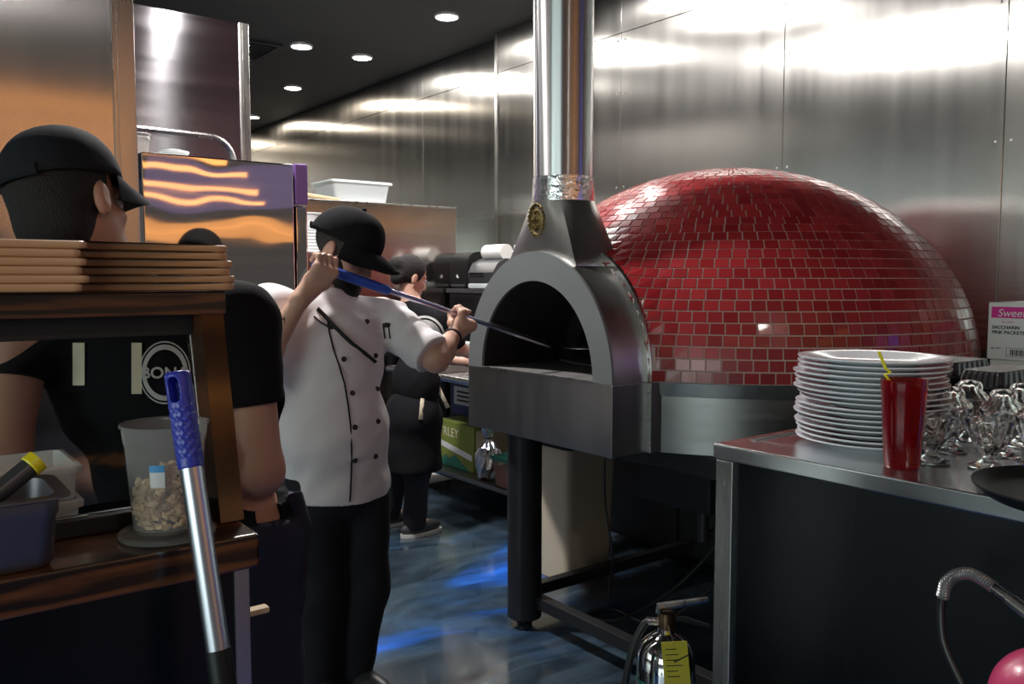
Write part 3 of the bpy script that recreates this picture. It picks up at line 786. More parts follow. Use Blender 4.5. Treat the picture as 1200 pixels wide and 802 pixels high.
# brass crest on the flue hood
fn_ = Vector((0, -(.255), -.0)).normalized()
ec = Vector((-2.565, 2.088, 1.676)); up_ = Vector((0, (2.20 - .124 - 2.085), .243)).normalized(); rt_ = Vector((1, 0, 0)); nn_ = rt_.cross(up_)
def ep(u, v, h): return ec + rt_ * u + up_ * v + nn_ * h
b = MB(); n = 40; rings = []
for s, h in ((1.0, -.01), (1.0, .006), (.93, .012), (.80, .010), (.78, .006), (.60, .010), (.3, .016)):
    rings.append([ep(.050 * s * math.cos(2 * PI * k / n) * (1 + .05 * math.sin(9 * 2 * PI * k / n) * (s > .9)), .066 * s * math.sin(2 * PI * k / n) * (1 + .05 * math.sin(9 * 2 * PI * k / n) * (s > .9)), h) for k in range(n)])
b.loft(rings)
for k in range(22): b.blob(ep(.046 * math.cos(k * PI / 11), .060 * math.sin(k * PI / 11), .012), .005, 1)
for q in ((0, .03, .007), (-.012, .034, .005), (.012, .034, .005), (0, .008, .010), (-.016, .0, .007), (.016, 0, .007), (-.012, -.022, .006), (.012, -.022, .006), (0, -.03, .006)): b.blob(ep(q[0], q[1], .016), q[2], 1)
b.build('crest', 'brass', oven)
# --- stand
LX, LY = -2.745, 2.165
MB().lathe([(.066, .035), (.072, .04), (.072, .83)], (LX, LY, 0), 32).build('leg', 'frame_dark', oven)
MB().lathe([(.03, 0), (.035, .012), (.02, .02), (.02, .045)], (LX, LY, 0), 24).build('leveling_foot', 'steel', oven)
for lx, ly in ((-1.78, 2.60), (-3.2, 3.85), (-1.80, 3.80)):
    MB().lathe([(.055, 0), (.058, .01), (.058, .83)], (lx, ly, 0), 24).build('leg', 'frame_dark', oven)
b = MB(); b.box((LX + .03, LY + .005, .085), (-1.72, LY + .055, .135), .004); b.build('cross_rail', 'frame_dark', oven)
b = MB(); b.box((LX - .09, LY + .10, .085), (LX - .04, 3.85, .135), .004); b.build('cross_rail', 'frame_dark', oven)
b = MB(); b.box((LX - .09, 3.80, .085), (-1.72, 3.85, .135), .004); b.build('cross_rail', 'frame_dark', oven)
b = MB(); b.box((-1.77, LY + .055, .085), (-1.72, 3.80, .135), .004); b.build('cross_rail', 'frame_dark', oven)
MB().box((-3.0, 2.36, .74), (-1.75, 3.9, .824), .01).build('underframe', 'frame_dark', oven)
# burner control box hanging under the hearth
t = thing('burner_box', (-2.05, 2.55, .5), 'black burner housing hanging under the oven base', 'burner box')
MB().box((-2.30, 2.38, .60), (-1.95, 2.72, .74), .01).build('housing', 'black_plastic', t)
MB().cyl((-2.12, 2.55, .60), (-2.12, 2.55, .44), .022).build('gas_pipe', 'frame_dark', t)
MB().cyl((-2.12, 2.55, .46), (-2.12, 2.95, .44), .018).build('elbow_pipe', 'frame_dark', t)
t = thing('light_blocker', (-2.6, 3.5, 0), 'black box added under the back of the oven to keep it dark', 'cabinet')  # added box, blocks light from behind so the space under the oven stays dark
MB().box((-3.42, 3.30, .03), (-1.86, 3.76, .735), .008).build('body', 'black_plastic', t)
for k in range(3): MB().box((-3.40 + k * .515, 3.285, .06), (-2.905 + k * .515, 3.30, .71), .004).build('door', 'black', t)  # front panels of the same added box, no real doors
# beige bin under the oven
t = thing('slim_bin', (-3.15, 2.75, 0), 'tall beige plastic bin standing under the oven behind its front leg', 'bin')
def rr_ring(x0, x1, y0, y1, z, r=.035, n=5):
    out = []
    for cx, cy, a0 in ((x1 - r, y1 - r, 0), (x0 + r, y1 - r, 90), (x0 + r, y0 + r, 180), (x1 - r, y0 + r, 270)):
        for k in range(n): a = math.radians(a0 + 90 * k / (n - 1)); out.append((cx + r * math.cos(a), cy + r * math.sin(a), z))
    return out
MB().loft([rr_ring(-3.42, -2.985, 2.61, 2.90, .002), rr_ring(-3.45, -2.965, 2.60, 2.92, .66), rr_ring(-3.44, -2.975, 2.61, 2.91, .66), rr_ring(-3.40, -3.0, 2.63, 2.88, .03)]).build('body', 'beige', t)
MB().loft([rr_ring(-3.46, -2.955, 2.59, 2.93, .648), rr_ring(-3.46, -2.955, 2.59, 2.93, .675), rr_ring(-3.42, -3.0, 2.63, 2.89, .69)]).build('lid', 'black_plastic', t)
# cables under the oven
def cable(pts, r, lab):
    out = []; P = [Vector(p) for p in pts]
    for i in range(len(P) - 1):
        p0, p1, p2, p3 = P[max(i - 1, 0)], P[i], P[i + 1], P[min(i + 2, len(P) - 1)]
        for k in range(8):
            u = k / 8; out.append(.5 * ((2 * p1) + (p2 - p0) * u + (2 * p0 - 5 * p1 + 4 * p2 - p3) * u * u + (3 * p1 - p0 - 3 * p2 + p3) * u ** 3))
    out.append(P[-1]); o = MB().tube(out, r, 8).build('power_cable', 'cable'); return tag(o, lab, 'cable', 'cables hanging under the oven')
cable([(-2.20, 2.95, .62), (-2.24, 2.85, .40), (-2.38, 2.70, .15), (-2.52, 2.48, .012), (-2.70, 2.40, .012)], .006, 'black cable looping from the burner down to the floor behind the rail')
cable([(-2.16, 2.98, .60), (-2.14, 2.90, .36), (-2.26, 2.72, .14), (-2.40, 2.58, .010), (-2.62, 2.55, .010), (-2.64, 2.36, .010)], .006, 'black cable curling along the floor inside the stand')
cable([(-2.74, 2.62, .73), (-2.76, 2.64, .45), (-2.73, 2.66, .20), (-2.78, 2.70, .012)], .005, 'thin black cable dropping straight beside the beige bin')
o = MB().box((-2.165, 2.93, .40), (-2.125, 2.965, .445), .006).build('plug_adapter', 'paper'); tag(o, 'small white plug on the cables under the oven', 'plug')
# the pizza inside
t = thing('pizza', (-2.36, 2.62, OZ + .013), 'small pale pizza baking on the dark hearth', 'pizza')
MB().lathe([(.12, 0), (.135, .008), (.135, .02), (.118, .026), (.105, .014), (.001, .016)], (-2.36, 2.62, OZ + .013), 32, flute=lambda a, i: 1 + .02 * math.sin(a * 7)).build('crust', 'flour_tan', t)
MB().lathe([(.001, .019), (.09, .019), (.10, .015)], (-2.36, 2.62, OZ + .013), 24, cap1=False).build('topping', 'sauce', t)

# ================================================================== FIRE EXTINGUISHER
EX, EY = -1.575, 1.745
t = thing('fire_extinguisher', (EX, EY, 0), 'silver fire extinguisher with yellow tag beside the oven stand', 'fire extinguisher')
MB().lathe([(.07, 0), (.081, .012), (.081, .375), (.078, .41), (.066, .44), (.045, .46), (.025, .47), (.022, .485)], (EX, EY, 0), 40).build('cylinder', 'chrome', t)
MB().lathe([(.0818, .08), (.0818, .335)], (EX, EY, 0), 40, cap0=False, cap1=False).build('label_wrap', 'steel', t)
MB().lathe([(.0822, .335), (.0822, .345)], (EX, EY, 0), 40, cap0=False, cap1=False).build('green_band', 'lid_green', t)
MB().lathe([(.022, .48), (.026, .485), (.026, .51), (.02, .525)], (EX, EY, 0), 20).build('valve', 'valve', t)
R2 = RIGHT
def el(u, v, z): return Vector((EX, EY, 0)) + R2 * u - FH * v + UPW * z
MB().tube([el(-.02, 0, .525), el(-.022, 0, .54), el(.03, 0, .548), el(.115, 0, .562)], [.011, .013, .011, .008], 8).build('lever', 'steel', t)
MB().tube([el(.015, 0, .505), el(.05, 0, .505), el(.12, .0, .485)], [.009, .009, .006], 8).build('carry_handle', 'frame_dark', t)
MB().cyl(el(-.02, 0, .498), el(-.055, 0, .50), .011).build('hose_fitting', 'steel', t)
hp = []
for k in range(15):
    a = k / 14; hp.append(el(-.05 - .075 * math.sin(a * PI * .55), .01 * a, .50 - .42 * a ** 1.6))
MB().tube(hp, .0105, 10).build('hose', 'hose_rubber', t)
tg = [el(-.030, .088, .478), el(.040, .085, .480), el(.050, .098, .360), el(-.020, .100, .358)]
tz = [p - FH * .0012 for p in tg]
MB().mesh(tg + tz, [(0, 1, 2, 3), (7, 6, 5, 4), (0, 4, 5, 1), (1, 5, 6, 2), (2, 6, 7, 3), (3, 7, 4, 0)]).build('inspection_tag', 'yellow', t, smooth=False)
b = MB()
for k in range(6):
    f0 = .16 + k * .12
    p0 = tg[0].lerp(tg[3], f0).lerp(tg[1].lerp(tg[2], f0), .12); p1 = tg[0].lerp(tg[3], f0).lerp(tg[1].lerp(tg[2], f0), .55 + .06 * (k % 4))
    b.tube([p0 - FH * .003, p1 - FH * .003], .0011, 4)
b.tube([tg[0].lerp(tg[2], .44) - FH * .003, tg[1].lerp(tg[2], .30) - FH * .003], .002, 5)
b.build('tag_print', 'text_black', t)
MB().tube([el(.0, .02, .50), el(.0, .06, .49), el(.005, .09, .474)], .0015, 6).build('tag_wire', 'steel', t)
b = MB(); P_ = []
for k in range(9):
    a = -PI / 2 + (k - 4) * .07
    P_.append(Vector((EX, EY, 0)) + (R2 * (math.cos(a) * .0832) + FH * (math.sin(a) * .0832)))
b.loft([[p + UPW * z for p in P_] for z in (.24, .33)], cap=False, closed=False); b.build('small_label', 'paper', t, angle=180)

# ================================================================== SERVICE COUNTER
KX0, KX1, KY0, KY1, KZ = -1.24, .55, 1.52, 2.78, 1.08
t = thing('service_counter', (-.3, 2.1, 0), 'stainless service counter with dark front holding plates and glasses', 'counter')
counter = t
MB().box((KX0 + .012, KY0 + .02, .05), (KX1, KY1 - .01, KZ - .036), .003).build('cabinet', 'counter_front', t)
MB().box((KX0, KY0, KZ - .036), (KX1 + .01, KY1, KZ), .005).build('worktop', 'counter_top', t)
b = MB(); b.box((KX0 + .002, KY0 + .008, .02), (KX0 + .05, KY0 + .034, KZ - .037), .004); b.build('corner_post', 'steel', t)
b = MB(); b.box((KX0 + .03, KY0 + .10, KZ), (KX0 + .045, KY1 - .05, KZ + .003), .001); b.build('drip_channel', 'steel_dark', t)
MB().box((KX0 + .03, KY0 + .05, 0), (KX1, KY1 - .05, .05)).build('plinth', 'black', t)
# plates: one stack, every plate
PXc, PYc = -1.020, 1.795
proto = None; z = KZ + .0005; rnd = random.Random(11)
NP = 17
for k in range(NP):
    jx, jy = rnd.uniform(-.006, .006), rnd.uniform(-.006, .006)
    if k in (13,): jx -= .004
    lab = 'white round plate in the tall stack, somewhere below its top plate' if k < NP - 1 else 'topmost white round plate of the tall stack'
    if proto is None:
        b = MB().lathe([(.001, .0), (.095, .0), (.10, .004), (.150, .0125), (.160, .0165), (.1605, .019), (.157, .0195), (.148, .0165), (.10, .0085), (.094, .006), (.001, .005)], (PXc, PYc, z), 64)
        proto = b.build('dinner_plate', 'white_china'); o = proto
    else:
        o = proto.copy(); COL.objects.link(o)
    if k == 0: lab = 'lowest white round plate of the tall stack, resting on the counter'
    o.location = (PXc + jx, PYc + jy, z); tag(o, lab, 'plate', 'white plates stacked on the counter'); z += .0112
# red tumbler with straw
UX, UY = -.853, 1.620
t = thing('red_tumbler', (UX, UY, KZ), 'red translucent plastic tumbler with a yellow straw', 'tumbler')
MB().lathe([(.001, .004), (.028, .003), (.031, .0), (.033, .004), (.038, .085), (.0415, .15), (.0425, .153), (.0432, .173), (.0415, .174), (.0405, .172), (.0390, .15), (.0355, .085), (.0305, .009), (.001, .009)], (UX, UY, KZ), 40, cap0=False, cap1=False).build('cup', 'red_tumbler', t)
MB().lathe([(.001, .0095), (.0300, .0095), (.0348, .08), (.001, .08)], (UX, UY, KZ), 32, cap0=False, cap1=False).build('drink', glassy('red_drink', (.55, .02, .03), 0, 1.33), t)
sb = Vector((UX, UY, KZ)); uL = RIGHT
o = MB().tube([sb + uL * .012 - FH * .012 + UPW * .014, sb - uL * .028 + UPW * .168, sb - uL * .0385 + UPW * .183, sb - uL * .041 + UPW * .190, sb - uL * .034 + UPW * .196][:3] + [sb - uL * .0275 + UPW * .187, sb - uL * .038 + UPW * .196, sb - uL * .052 + UPW * .228], .0032, 10).build('drinking_straw', 'yellow_straw')
tag(o, 'yellow bent drinking straw standing in the red tumbler', 'straw')
# fluted dessert glasses
def dessert_glass(x, y, k):
    t = thing('dessert_glass', (x, y, KZ), k, 'glass', 'clear dessert glasses on the counter')
    def fl(a, i): return 1 + (.045 * math.cos(a * 10) if i in FLI else 0)
    prof = [(.001, .001), (.028, .0005), (.036, .002), (.036, .005), (.022, .010), (.012, .016), (.011, .022), (.016, .030), (.030, .052), (.040, .078), (.043, .092), (.0425, .096), (.040, .096), (.036, .080), (.027, .055), (.012, .036), (.001, .033)]
    FLI = (7, 8, 9)
    MB().lathe(prof, (x, y, KZ), 60, cap0=False, cap1=False, flute=fl).build('bowl', 'glass', t, angle=60)
    return t
def stacked(x, y, z0, k, g):
    t = thing('shot_glass', (x, y, z0), k, 'glass', 'fluted small glasses turned upside down')
    prof = [(.041, .0), (.0420, .003), (.036, .012), (.026, .020), (.0245, .034), (.021, .041), (.010, .044), (.001, .044), (.001, .038), (.014, .037), (.0215, .031), (.0225, .022), (.033, .012), (.039, .002), (.039, .0)]
    MB().lathe(prof, (x, y, z0), 60, cap0=False, cap1=False, flute=lambda a, i: 1 + (.05 * math.cos(a * 12) if i in (2, 3, 4) else 0)).build('body', 'glass', t, angle=60)
GLASSES = 1
GL = [((-.838, 1.705), 'clear footed dessert glass at the front next to the red tumbler'),
      ((-.745, 1.745), 'clear footed dessert glass in the front row right of the first one'),
      ((-.690, 1.835), 'clear footed dessert glass at the right edge behind the black tray'),
      ((-.955, 1.905), 'clear footed dessert glass half hidden by the red tumbler'),
      ((-.870, 1.850), 'clear footed dessert glass in the second row behind the front left one'),
      ((-.780, 1.885), 'clear footed dessert glass in the second row near the middle'),
      ((-.900, 2.000), 'clear footed dessert glass in the back row before the black containers'),
      ((-.800, 2.030), 'clear footed dessert glass in the back row at the right')]
for (x, y), k in GL: dessert_glass(x, y, k)
UPS = [((-.955, 1.905), 'upside down fluted glass stacked on the dessert glass by the red tumbler'),
       ((-.870, 1.850), 'upside down fluted glass stacked in the second row behind the front left dessert glass'),
       ((-.780, 1.885), 'upside down fluted glass stacked in the middle of the second row'),
       ((-.900, 2.000), 'upside down fluted glass stacked in the back row near the black containers'),
       ((-.800, 2.030), 'upside down fluted glass stacked at the right of the back row'),
       ((-.690, 1.835), 'upside down fluted glass stacked at the right edge of the picture')]
for (x, y), k in UPS: stacked(x, y, KZ + .0965, k, None)
# black takeout containers, nested upside down
def container_mesh(x, y, z, hx, hy, h, ribs=True):
    b = MB(); n = 14
    def ring(sx, sy, zz, rib=0.0):
        out = []
        for (ax, ay), (bx, by) in (((-1, -1), (1, -1)), ((1, -1), (1, 1)), ((1, 1), (-1, 1)), ((-1, 1), (-1, -1))):
            for k in range(n * 2):
                u = k / (n * 2); px_, py_ = ax + (bx - ax) * u, ay + (by - ay) * u
                m_ = 1 - (rib if (k % 4 < 2) else 0)
                q = 1 - .06 * (max(0, abs(px_) + abs(py_) - 1.8) / .2)
                out.append((x + px_ * sx * m_ * q, y + py_ * sy * m_ * q, z + zz))
        return out
    b.loft([ring(hx, hy, 0), ring(hx, hy, .004), ring(hx * .93, hy * .93, .006), ring(hx * .90, hy * .90, .010, .03), ring(hx * .84, hy * .84, h * .8, .03), ring(hx * .80, hy * .80, h)])
    return b.build('takeout_container', 'black_plastic', smooth=False)
def cstack(x, y, hx, hy, n, h, dz, where, grp):
    base = None
    for k in range(n):
        z = KZ + .001 + k * dz
        if base is None: o = base = container_mesh(x, y, z, hx, hy, h)
        else: o = base.copy(); COL.objects.link(o)
        o.location.z = z
        lab = ('topmost black ribbed takeout container ' if k == n - 1 else 'black takeout container below the top one ') + where
        tag(o, lab, 'takeout container', grp)
cstack(-.985, 2.35, .060, .13, 12, .042, .0086, 'in the stack nearest the white carton', 'black containers in the right stack')
cstack(-1.140, 2.42, .068, .125, 13, .042, .0086, 'in the stack just right of the plates', 'black containers in the left stack')
# cartons of sweetener, on a low cabinet behind the counter
t = thing('storage_cabinet', (-.95, 3.7, 0), 'grey cabinet behind the counter holding the white carton', 'cabinet')
MB().box((-1.50, 3.36, .03), (-.4, 4.30, .985), .006).build('body', 'steel_dark', t)
MB().box((-1.52, 3.34, .985), (-.38, 4.31, 1.02), .004).build('top', 'steel', t)
def sweet(z0, z1, lab, dx=0.0):
    x0, x1, y0, y1 = -1.482 + dx, -1.18 + dx, 3.42, 3.70
    t = thing('sweetener_carton', (x0, y0, z0), lab, 'box')
    MB().box((x0, y0, z0), (x1, y1, z1), .003, 1).build('carton', 'paper', t); return t, x0, x1, y0
t, x0, x1, y0 = sweet(1.021, 1.144, 'lower white carton under the pink striped one', .012)
t, x0, x1, y0 = sweet(1.145, 1.362, 'white sweetener carton with pink band and black lettering', 0)
MB().box((x0 + .012, y0 - .0008, 1.315 - .012), (x1 - .001, y0 + .001, 1.345)).build('pink_band', 'magenta', t)
text('Sweet', .040, (x0 + .034, y0 - .0012, 1.309), (1, 0, 0), (0, 0, 1), 'text_white', t, shear=.2)
text('SACCHARIN', .0175, (x0 + .016, y0 - .0008, 1.262), (1, 0, 0), (0, 0, 1), 'text_black', t, bold=.0004)
text('PINK PACKETS', .0175, (x0 + .016, y0 - .0008, 1.243), (1, 0, 0), (0, 0, 1), 'text_black', t, bold=.0004)
text('NET WT.', .009, (x0 + .014, y0 - .0008, 1.185), (1, 0, 0), (0, 0, 1), 'text_black', t)
text('Zero Calorie', .008, (x0 + .05, y0 - .0008, 1.286), (1, 0, 0), (0, 0, 1), 'magenta', t)
b = MB(); xx = x0 + .082
for k in range(20):
    ww = .0012 + .0016 * ((k * 7) % 3); b.box((xx, y0 - .0006, 1.163), (xx + ww, y0 + .001, 1.186)); xx += ww + .0022
b.build('barcode', 'text_black', t)
b = MB(); bx0, bx1, bz0, bz1 = x0 + .070, x0 + .17, 1.158, 1.192
for lo, hi in (((bx0, bz0), (bx1, bz0 + .0012)), ((bx0, bz1 - .0012), (bx1, bz1)), ((bx0, bz0), (bx0 + .0012, bz1)), ((bx1 - .0012, bz0), (bx1, bz1))): b.box((lo[0], y0 - .0006, lo[1]), (hi[0], y0 + .001, hi[1]))
b.build('barcode_frame', 'text_black', t)
# black serving tray overhanging the counter edge
o = MB().lathe([(.001, .006), (.150, .006), (.158, .010), (.176, .024), (.180, .025), (.180, .022), (.160, .004), (.152, 0), (.001, 0)], (-.515, 1.600, KZ + .001), 64, cap0=False, cap1=False).build('serving_tray', 'black_plastic')
tag(o, 'round black serving tray at the counter edge on the right', 'tray')
# hose with a coil guard and the pink ball before the counter
t = thing('spray_hose', (-.50, 1.40, .93), 'black spray hose with grey coil guard in front of the counter', 'hose')
A0 = [(-.662, 1.405, .925), (-.655, 1.40, .950), (-.640, 1.40, .968), (-.618, 1.395, .978), (-.596, 1.39, .976), (-.575, 1.385, .970)]
def spl(P, n=10):
    P = [Vector(p) for p in P]; out = []
    for i in range(len(P) - 1):
        p0, p1, p2, p3 = P[max(i - 1, 0)], P[i], P[i + 1], P[min(i + 2, len(P) - 1)]
        for k in range(n):
            u = k / n; out.append(.5 * ((2 * p1) + (p2 - p0) * u + (2 * p0 - 5 * p1 + 4 * p2 - p3) * u * u + (3 * p1 - p0 - 3 * p2 + p3) * u ** 3))
    return out + [P[-1]]
sp = spl(A0, 40)
MB().tube(sp, [.0090 + .0014 * math.cos(i * PI / 3.5) for i in range(len(sp))], 14).build('coil_guard', 'coil_steel', t)
MB().tube(spl([(-.662, 1.405, .928), (-.664, 1.405, .90), (-.655, 1.40, .85), (-.625, 1.395, .80), (-.585, 1.385, .755), (-.55, 1.38, .70), (-.54, 1.38, .45), (-.60, 1.40, .10), (-.62, 1.42, .012)]), .0070, 12).build('rubber_hose', 'hose_rubber', t)
MB().tube([(-.578, 1.386, .971), (-.555, 1.382, .962), (-.545, 1.38, .958), (-.50, 1.37, .94), (-.45, 1.36, .92)], [.008, .0085, .0105, .0105, .0105], 16).build('spray_nozzle', 'steel', t)
t = thing('pink_ball', (-.478, 1.35, 0), 'shiny pink rubber ball at the bottom right corner before the counter', 'ball')
MB().lathe([(.001, -.080)] + [(.08 * math.cos(a * PI / 24), .08 * math.sin(a * PI / 24)) for a in range(-11, 12)] + [(.001, .080)], (-.478, 1.35, .832), 40, cap0=False, cap1=False).build('ball', 'pink', t)
MB().cyl((-.478, 1.35, .0), (-.478, 1.35, .765), .022).build('post', 'frame_dark', t)
# ================================================================== FRONT COUNTER WITH WOODEN DISPLAY FRAME (left)
SX = -1.195   # front of the wooden ledge
t = thing('front_counter', (-1.35, -.1, 0), 'dark steel front counter with a stained wooden ledge', 'counter')
MB().box((-1.58, -1.2, .04), (SX - .015, .436, 1.028), .003).build('steel_panel', 'counter_front', t)
MB().box((-1.58, .4365, .04), (SX - .014, .4385, 1.026), .001).build('end_panel', 'steel', t)
MB().box((SX - .016, .415, .04), (SX - .011, .437, 1.027), .001).build('corner_strip', 'steel', t)
MB().box((-1.36, -1.2, 1.028), (SX, .450, 1.08), .006).build('wood_ledge', 'frame_wood', t)
MB().box((-1.60, -1.2, 1.030), (-1.362, .438, 1.060), .003).build('dark_worktop', 'black_gloss', t)
MB().box((-1.55, -1.2, 0), (-1.25, .40, .04)).build('plinth', 'black', t)
# slanted display frame: beam, right post, pane
t = thing('display_frame', (-1.38, -.1, 1.08), 'stained wooden display frame with slanted glass above the ledge', 'display case')
frame = t
MB().box((-1.50, -1.2, 1.392), (-1.395, .478, 1.430), .004).build('top_beam', 'frame_wood', t)
def slant(x0b, x1b, x0t, x1t, y0, y1, z0=1.081, z1=1.392):
    return [(x0b, y0, z0), (x1b, y0, z0), (x1b, y1, z0), (x0b, y1, z0)], [(x0t, y0, z1), (x1t, y0, z1), (x1t, y1, z1), (x0t, y1, z1)]
lo, hi = slant(-1.345, -1.275, -1.49, -1.40, .438, .474)
lo = [(x, y - .018, z) for x, y, z in lo]
MB().loft([lo, hi]).build('post', 'post_wood', t, smooth=False)
lo, hi = slant(-1.345, -1.325, -1.47, -1.455, -1.2, .428, 1.079, 1.36)
MB().loft([lo, hi]).build('black_rail', 'black', t, smooth=False) if False else None
MB().box((-1.485, -1.2, 1.358), (-1.440, .437, 1.392), .002).build('black_top_rail', 'black', t)
MB().box((-1.362, -1.2, 1.081), (-1.330, .415, 1.106), .002).build('black_bottom_rail', 'black', t)
lo, hi = slant(-1.350, -1.345, -1.463, -1.458, -1.19, .420, 1.1065, 1.3575)
hi = [(x, y + .014 if y > 0 else y, z) for x, y, z in hi]
MB().loft([lo, hi]).build('glass_pane', 'pane', t, smooth=False)
# wooden peels stacked on the beam
rnd = random.Random(5); proto = None
for k in range(6):
    z = 1.4315 + k * .0122
    n = 10; pts = []
    L, W2, hw = 0.42, .150, .058
    # outline in (y, x): blade to the left, waist, broad handle to the right
    yb = .362 + (-.004, .006, -.003, .003, -.004, .004)[k]; ye = .486 + (.006, .008, .0, .004, -.004, -.004)[k]
    xc = -1.47
    front = [(-.42, -.02), (-.40, .055), (-.36, .085)] + [(yb - .16 - .0, .085)]
    fr = []
    fx = -1.335
    out = [(-.30, fx - .02), (-.27, fx), (yb - .115, fx)]
    for q in range(7):
        a = q / 6 * PI / 2; out.append((yb - .115 + .012 * math.sin(a), fx - .012 + .012 * math.cos(a)))
    for q in range(7):
        a = q / 6 * PI / 2; out.append((yb - .103 + .020 * (1 - math.cos(a)), fx - .012 - .040 * math.sin(a) * .6))
    out.append((ye - .02, fx - .046))
    for q in range(7):
        a = q / 6 * PI / 2; out.append((ye - .02 + .02 * math.sin(a), fx - .066 + .02 * math.cos(a)))
    back = [(ye, fx - .10), (ye - .02, fx - .13), (yb - .08, fx - .135), (yb - .10, fx - .19), (-.27, fx - .19), (-.30, fx - .17)]
    poly = out + back
    b = MB(); th = .0116
    ins = []
    c = Vector((sum(p[0] for p in poly) / len(poly), sum(p[1] for p in poly) / len(poly)))
    def ringat(off, zz):
        r_ = []
        m_ = len(poly)
        for i in range(m_):
            p0, p1, p2 = Vector(poly[i - 1]), Vector(poly[i]), Vector(poly[(i + 1) % m_])
            t1 = (p1 - p0); t2 = (p2 - p1); tt = (t1.normalized() if t1.length > 1e-6 else t2.normalized()) + (t2.normalized() if t2.length > 1e-6 else t1.normalized())
            nn = Vector((tt.y, -tt.x)); nn = nn.normalized() if nn.length > 1e-6 else Vector((0, 0))
            q = p1 + nn * off; r_.append((q.y, q.x, zz))
        return r_
    b.loft([ringat(.003, z), ringat(.0006, z + .0015), ringat(0, z + .004), ringat(.0006, z + th - .0015), ringat(.003, z + th)])
    o = b.build('pizza_peel', 'flour_tan', angle=35)
    tag(o, ['lowest', 'second lowest', 'third lowest', 'third from top', 'second from top', 'topmost'][k] + ' pale wooden pizza peel of the stack on the display frame', 'pizza peel', 'wooden pizza peels stacked on the display frame')

# translucent tub of fried bits standing on its lid
DXc, DYc = -1.265, .340
o = MB().lathe([(.001, .0), (.062, .0), (.066, .002), (.067, .006), (.064, .009), (.05, .010), (.001, .009)], (DXc, DYc, 1.081), 48, cap0=False, cap1=False).build('round_cover', 'clear_tub')
tag(o, 'round translucent lid under the tub of fried bits', 'lid')
t = thing('deli_tub', (DXc, DYc, 1.0915), 'translucent tub of crispy tan bits with blue and white sticker', 'tub')
MB().lathe([(.001, .0), (.043, .0), (.0455, .003), (.0545, .125), (.056, .127), (.058, .148), (.0605, .150), (.0605, .1535), (.057, .153), (.0555, .132), (.0535, .127), (.0445, .005), (.001, .003)], (DXc, DYc, 1.0915), 56, cap0=False, cap1=False).build('tub', 'clear_tub', t)
b = MB(); rnd = random.Random(2)
for k in range(330):
    a = rnd.uniform(0, 2 * PI); zz = rnd.uniform(.006, .088 + .022 * math.cos(a - .8)); R_ = (.0435 + .0075 * zz / .12) - .0055
    rr = R_ * math.sqrt(rnd.uniform(.35, 1)); c = Vector((DXc + rr * math.cos(a), DYc + rr * math.sin(a), 1.0925 + zz))
    d = Vector((rnd.uniform(-1, 1), rnd.uniform(-1, 1), rnd.uniform(-.6, .6))).normalized() * .006
    m_ = c + Vector((rnd.uniform(-1, 1), rnd.uniform(-1, 1), rnd.uniform(-1, 1))) * .003
    b.tube([c - d, m_, c + d], [.0028, .0042, .0026], 5)
o = b.build('fried_bits', 'chips', t); o['kind'] = 'stuff'
def wrap(a0, a1, z0, z1, r0, r1, name, m, par, cx=DXc, cy=DYc, zb=1.0915):
    b = MB(); n = 8
    b.loft([[(cx + r * math.cos(a0 + (a1 - a0) * k / n), cy + r * math.sin(a0 + (a1 - a0) * k / n), zb + z) for k in range(n + 1)] for r, z in ((r0, z0), (r1, z1))], cap=False, closed=False)
    return b.build(name, m, par, angle=180)
ac = math.atan2(-DYc, -DXc) - .22
wrap(ac - .19, ac + .19, .070, .092, .0511, .0527, 'sticker', 'paper', t)
wrap(ac - .19, ac + .19, .092, .102, .0528, .0535, 'sticker_band', mat('sky_blue_ink', (.10, .38, .72), .5), t)
# grey pan with the yellow ended tube
t = thing('steam_pan', (-1.26, .10, 1.081), 'grey steel pan on the wooden ledge with a yellow ended tube in it', 'pan')
def rrp(hx, hy, z, x=-1.268, y=.085, r=.022, n=5):
    out = []
    for cx, cy, a0 in ((hx - r, hy - r, 0), (-hx + r, hy - r, 90), (-hx + r, -hy + r, 180), (hx - r, -hy + r, 270)):
        for k in range(n): a = math.radians(a0 + 90 * k / (n - 1)); out.append((x + cx + r * math.cos(a), y + cy + r * math.sin(a), z))
    return out
MB().loft([rrp(.055, .098, 1.082), rrp(.060, .102, 1.09), rrp(.064, .106, 1.145), rrp(.067, .109, 1.152), rrp(.067, .109, 1.168), rrp(.078, .122, 1.172), rrp(.078, .122, 1.175), rrp(.063, .105, 1.175), rrp(.058, .098, 1.10), rrp(.053, .094, 1.09)]).build('pan', 'pan_steel', t)
t = thing('basting_tube', (-1.27, .12, 1.10), 'dark tube with a yellow end leaning in the grey pan', 'brush')
A_, B_ = Vector((-1.255, .055, 1.118)), Vector((-1.285, .180, 1.206))
D_ = (B_ - A_)
MB().lathe([(.0135, 0), (.0135, D_.length)], A_, 24, D_).build('tube', 'grey_plastic', t)
MB().lathe([(.0138, D_.length - .012), (.0155, D_.length - .010), (.0155, D_.length + .002), (.011, D_.length + .002), (.010, D_.length - .02), (.001, D_.length - .02)], A_, 24, D_, cap0=False, cap1=False).build('yellow_end', 'yellow_straw', t)
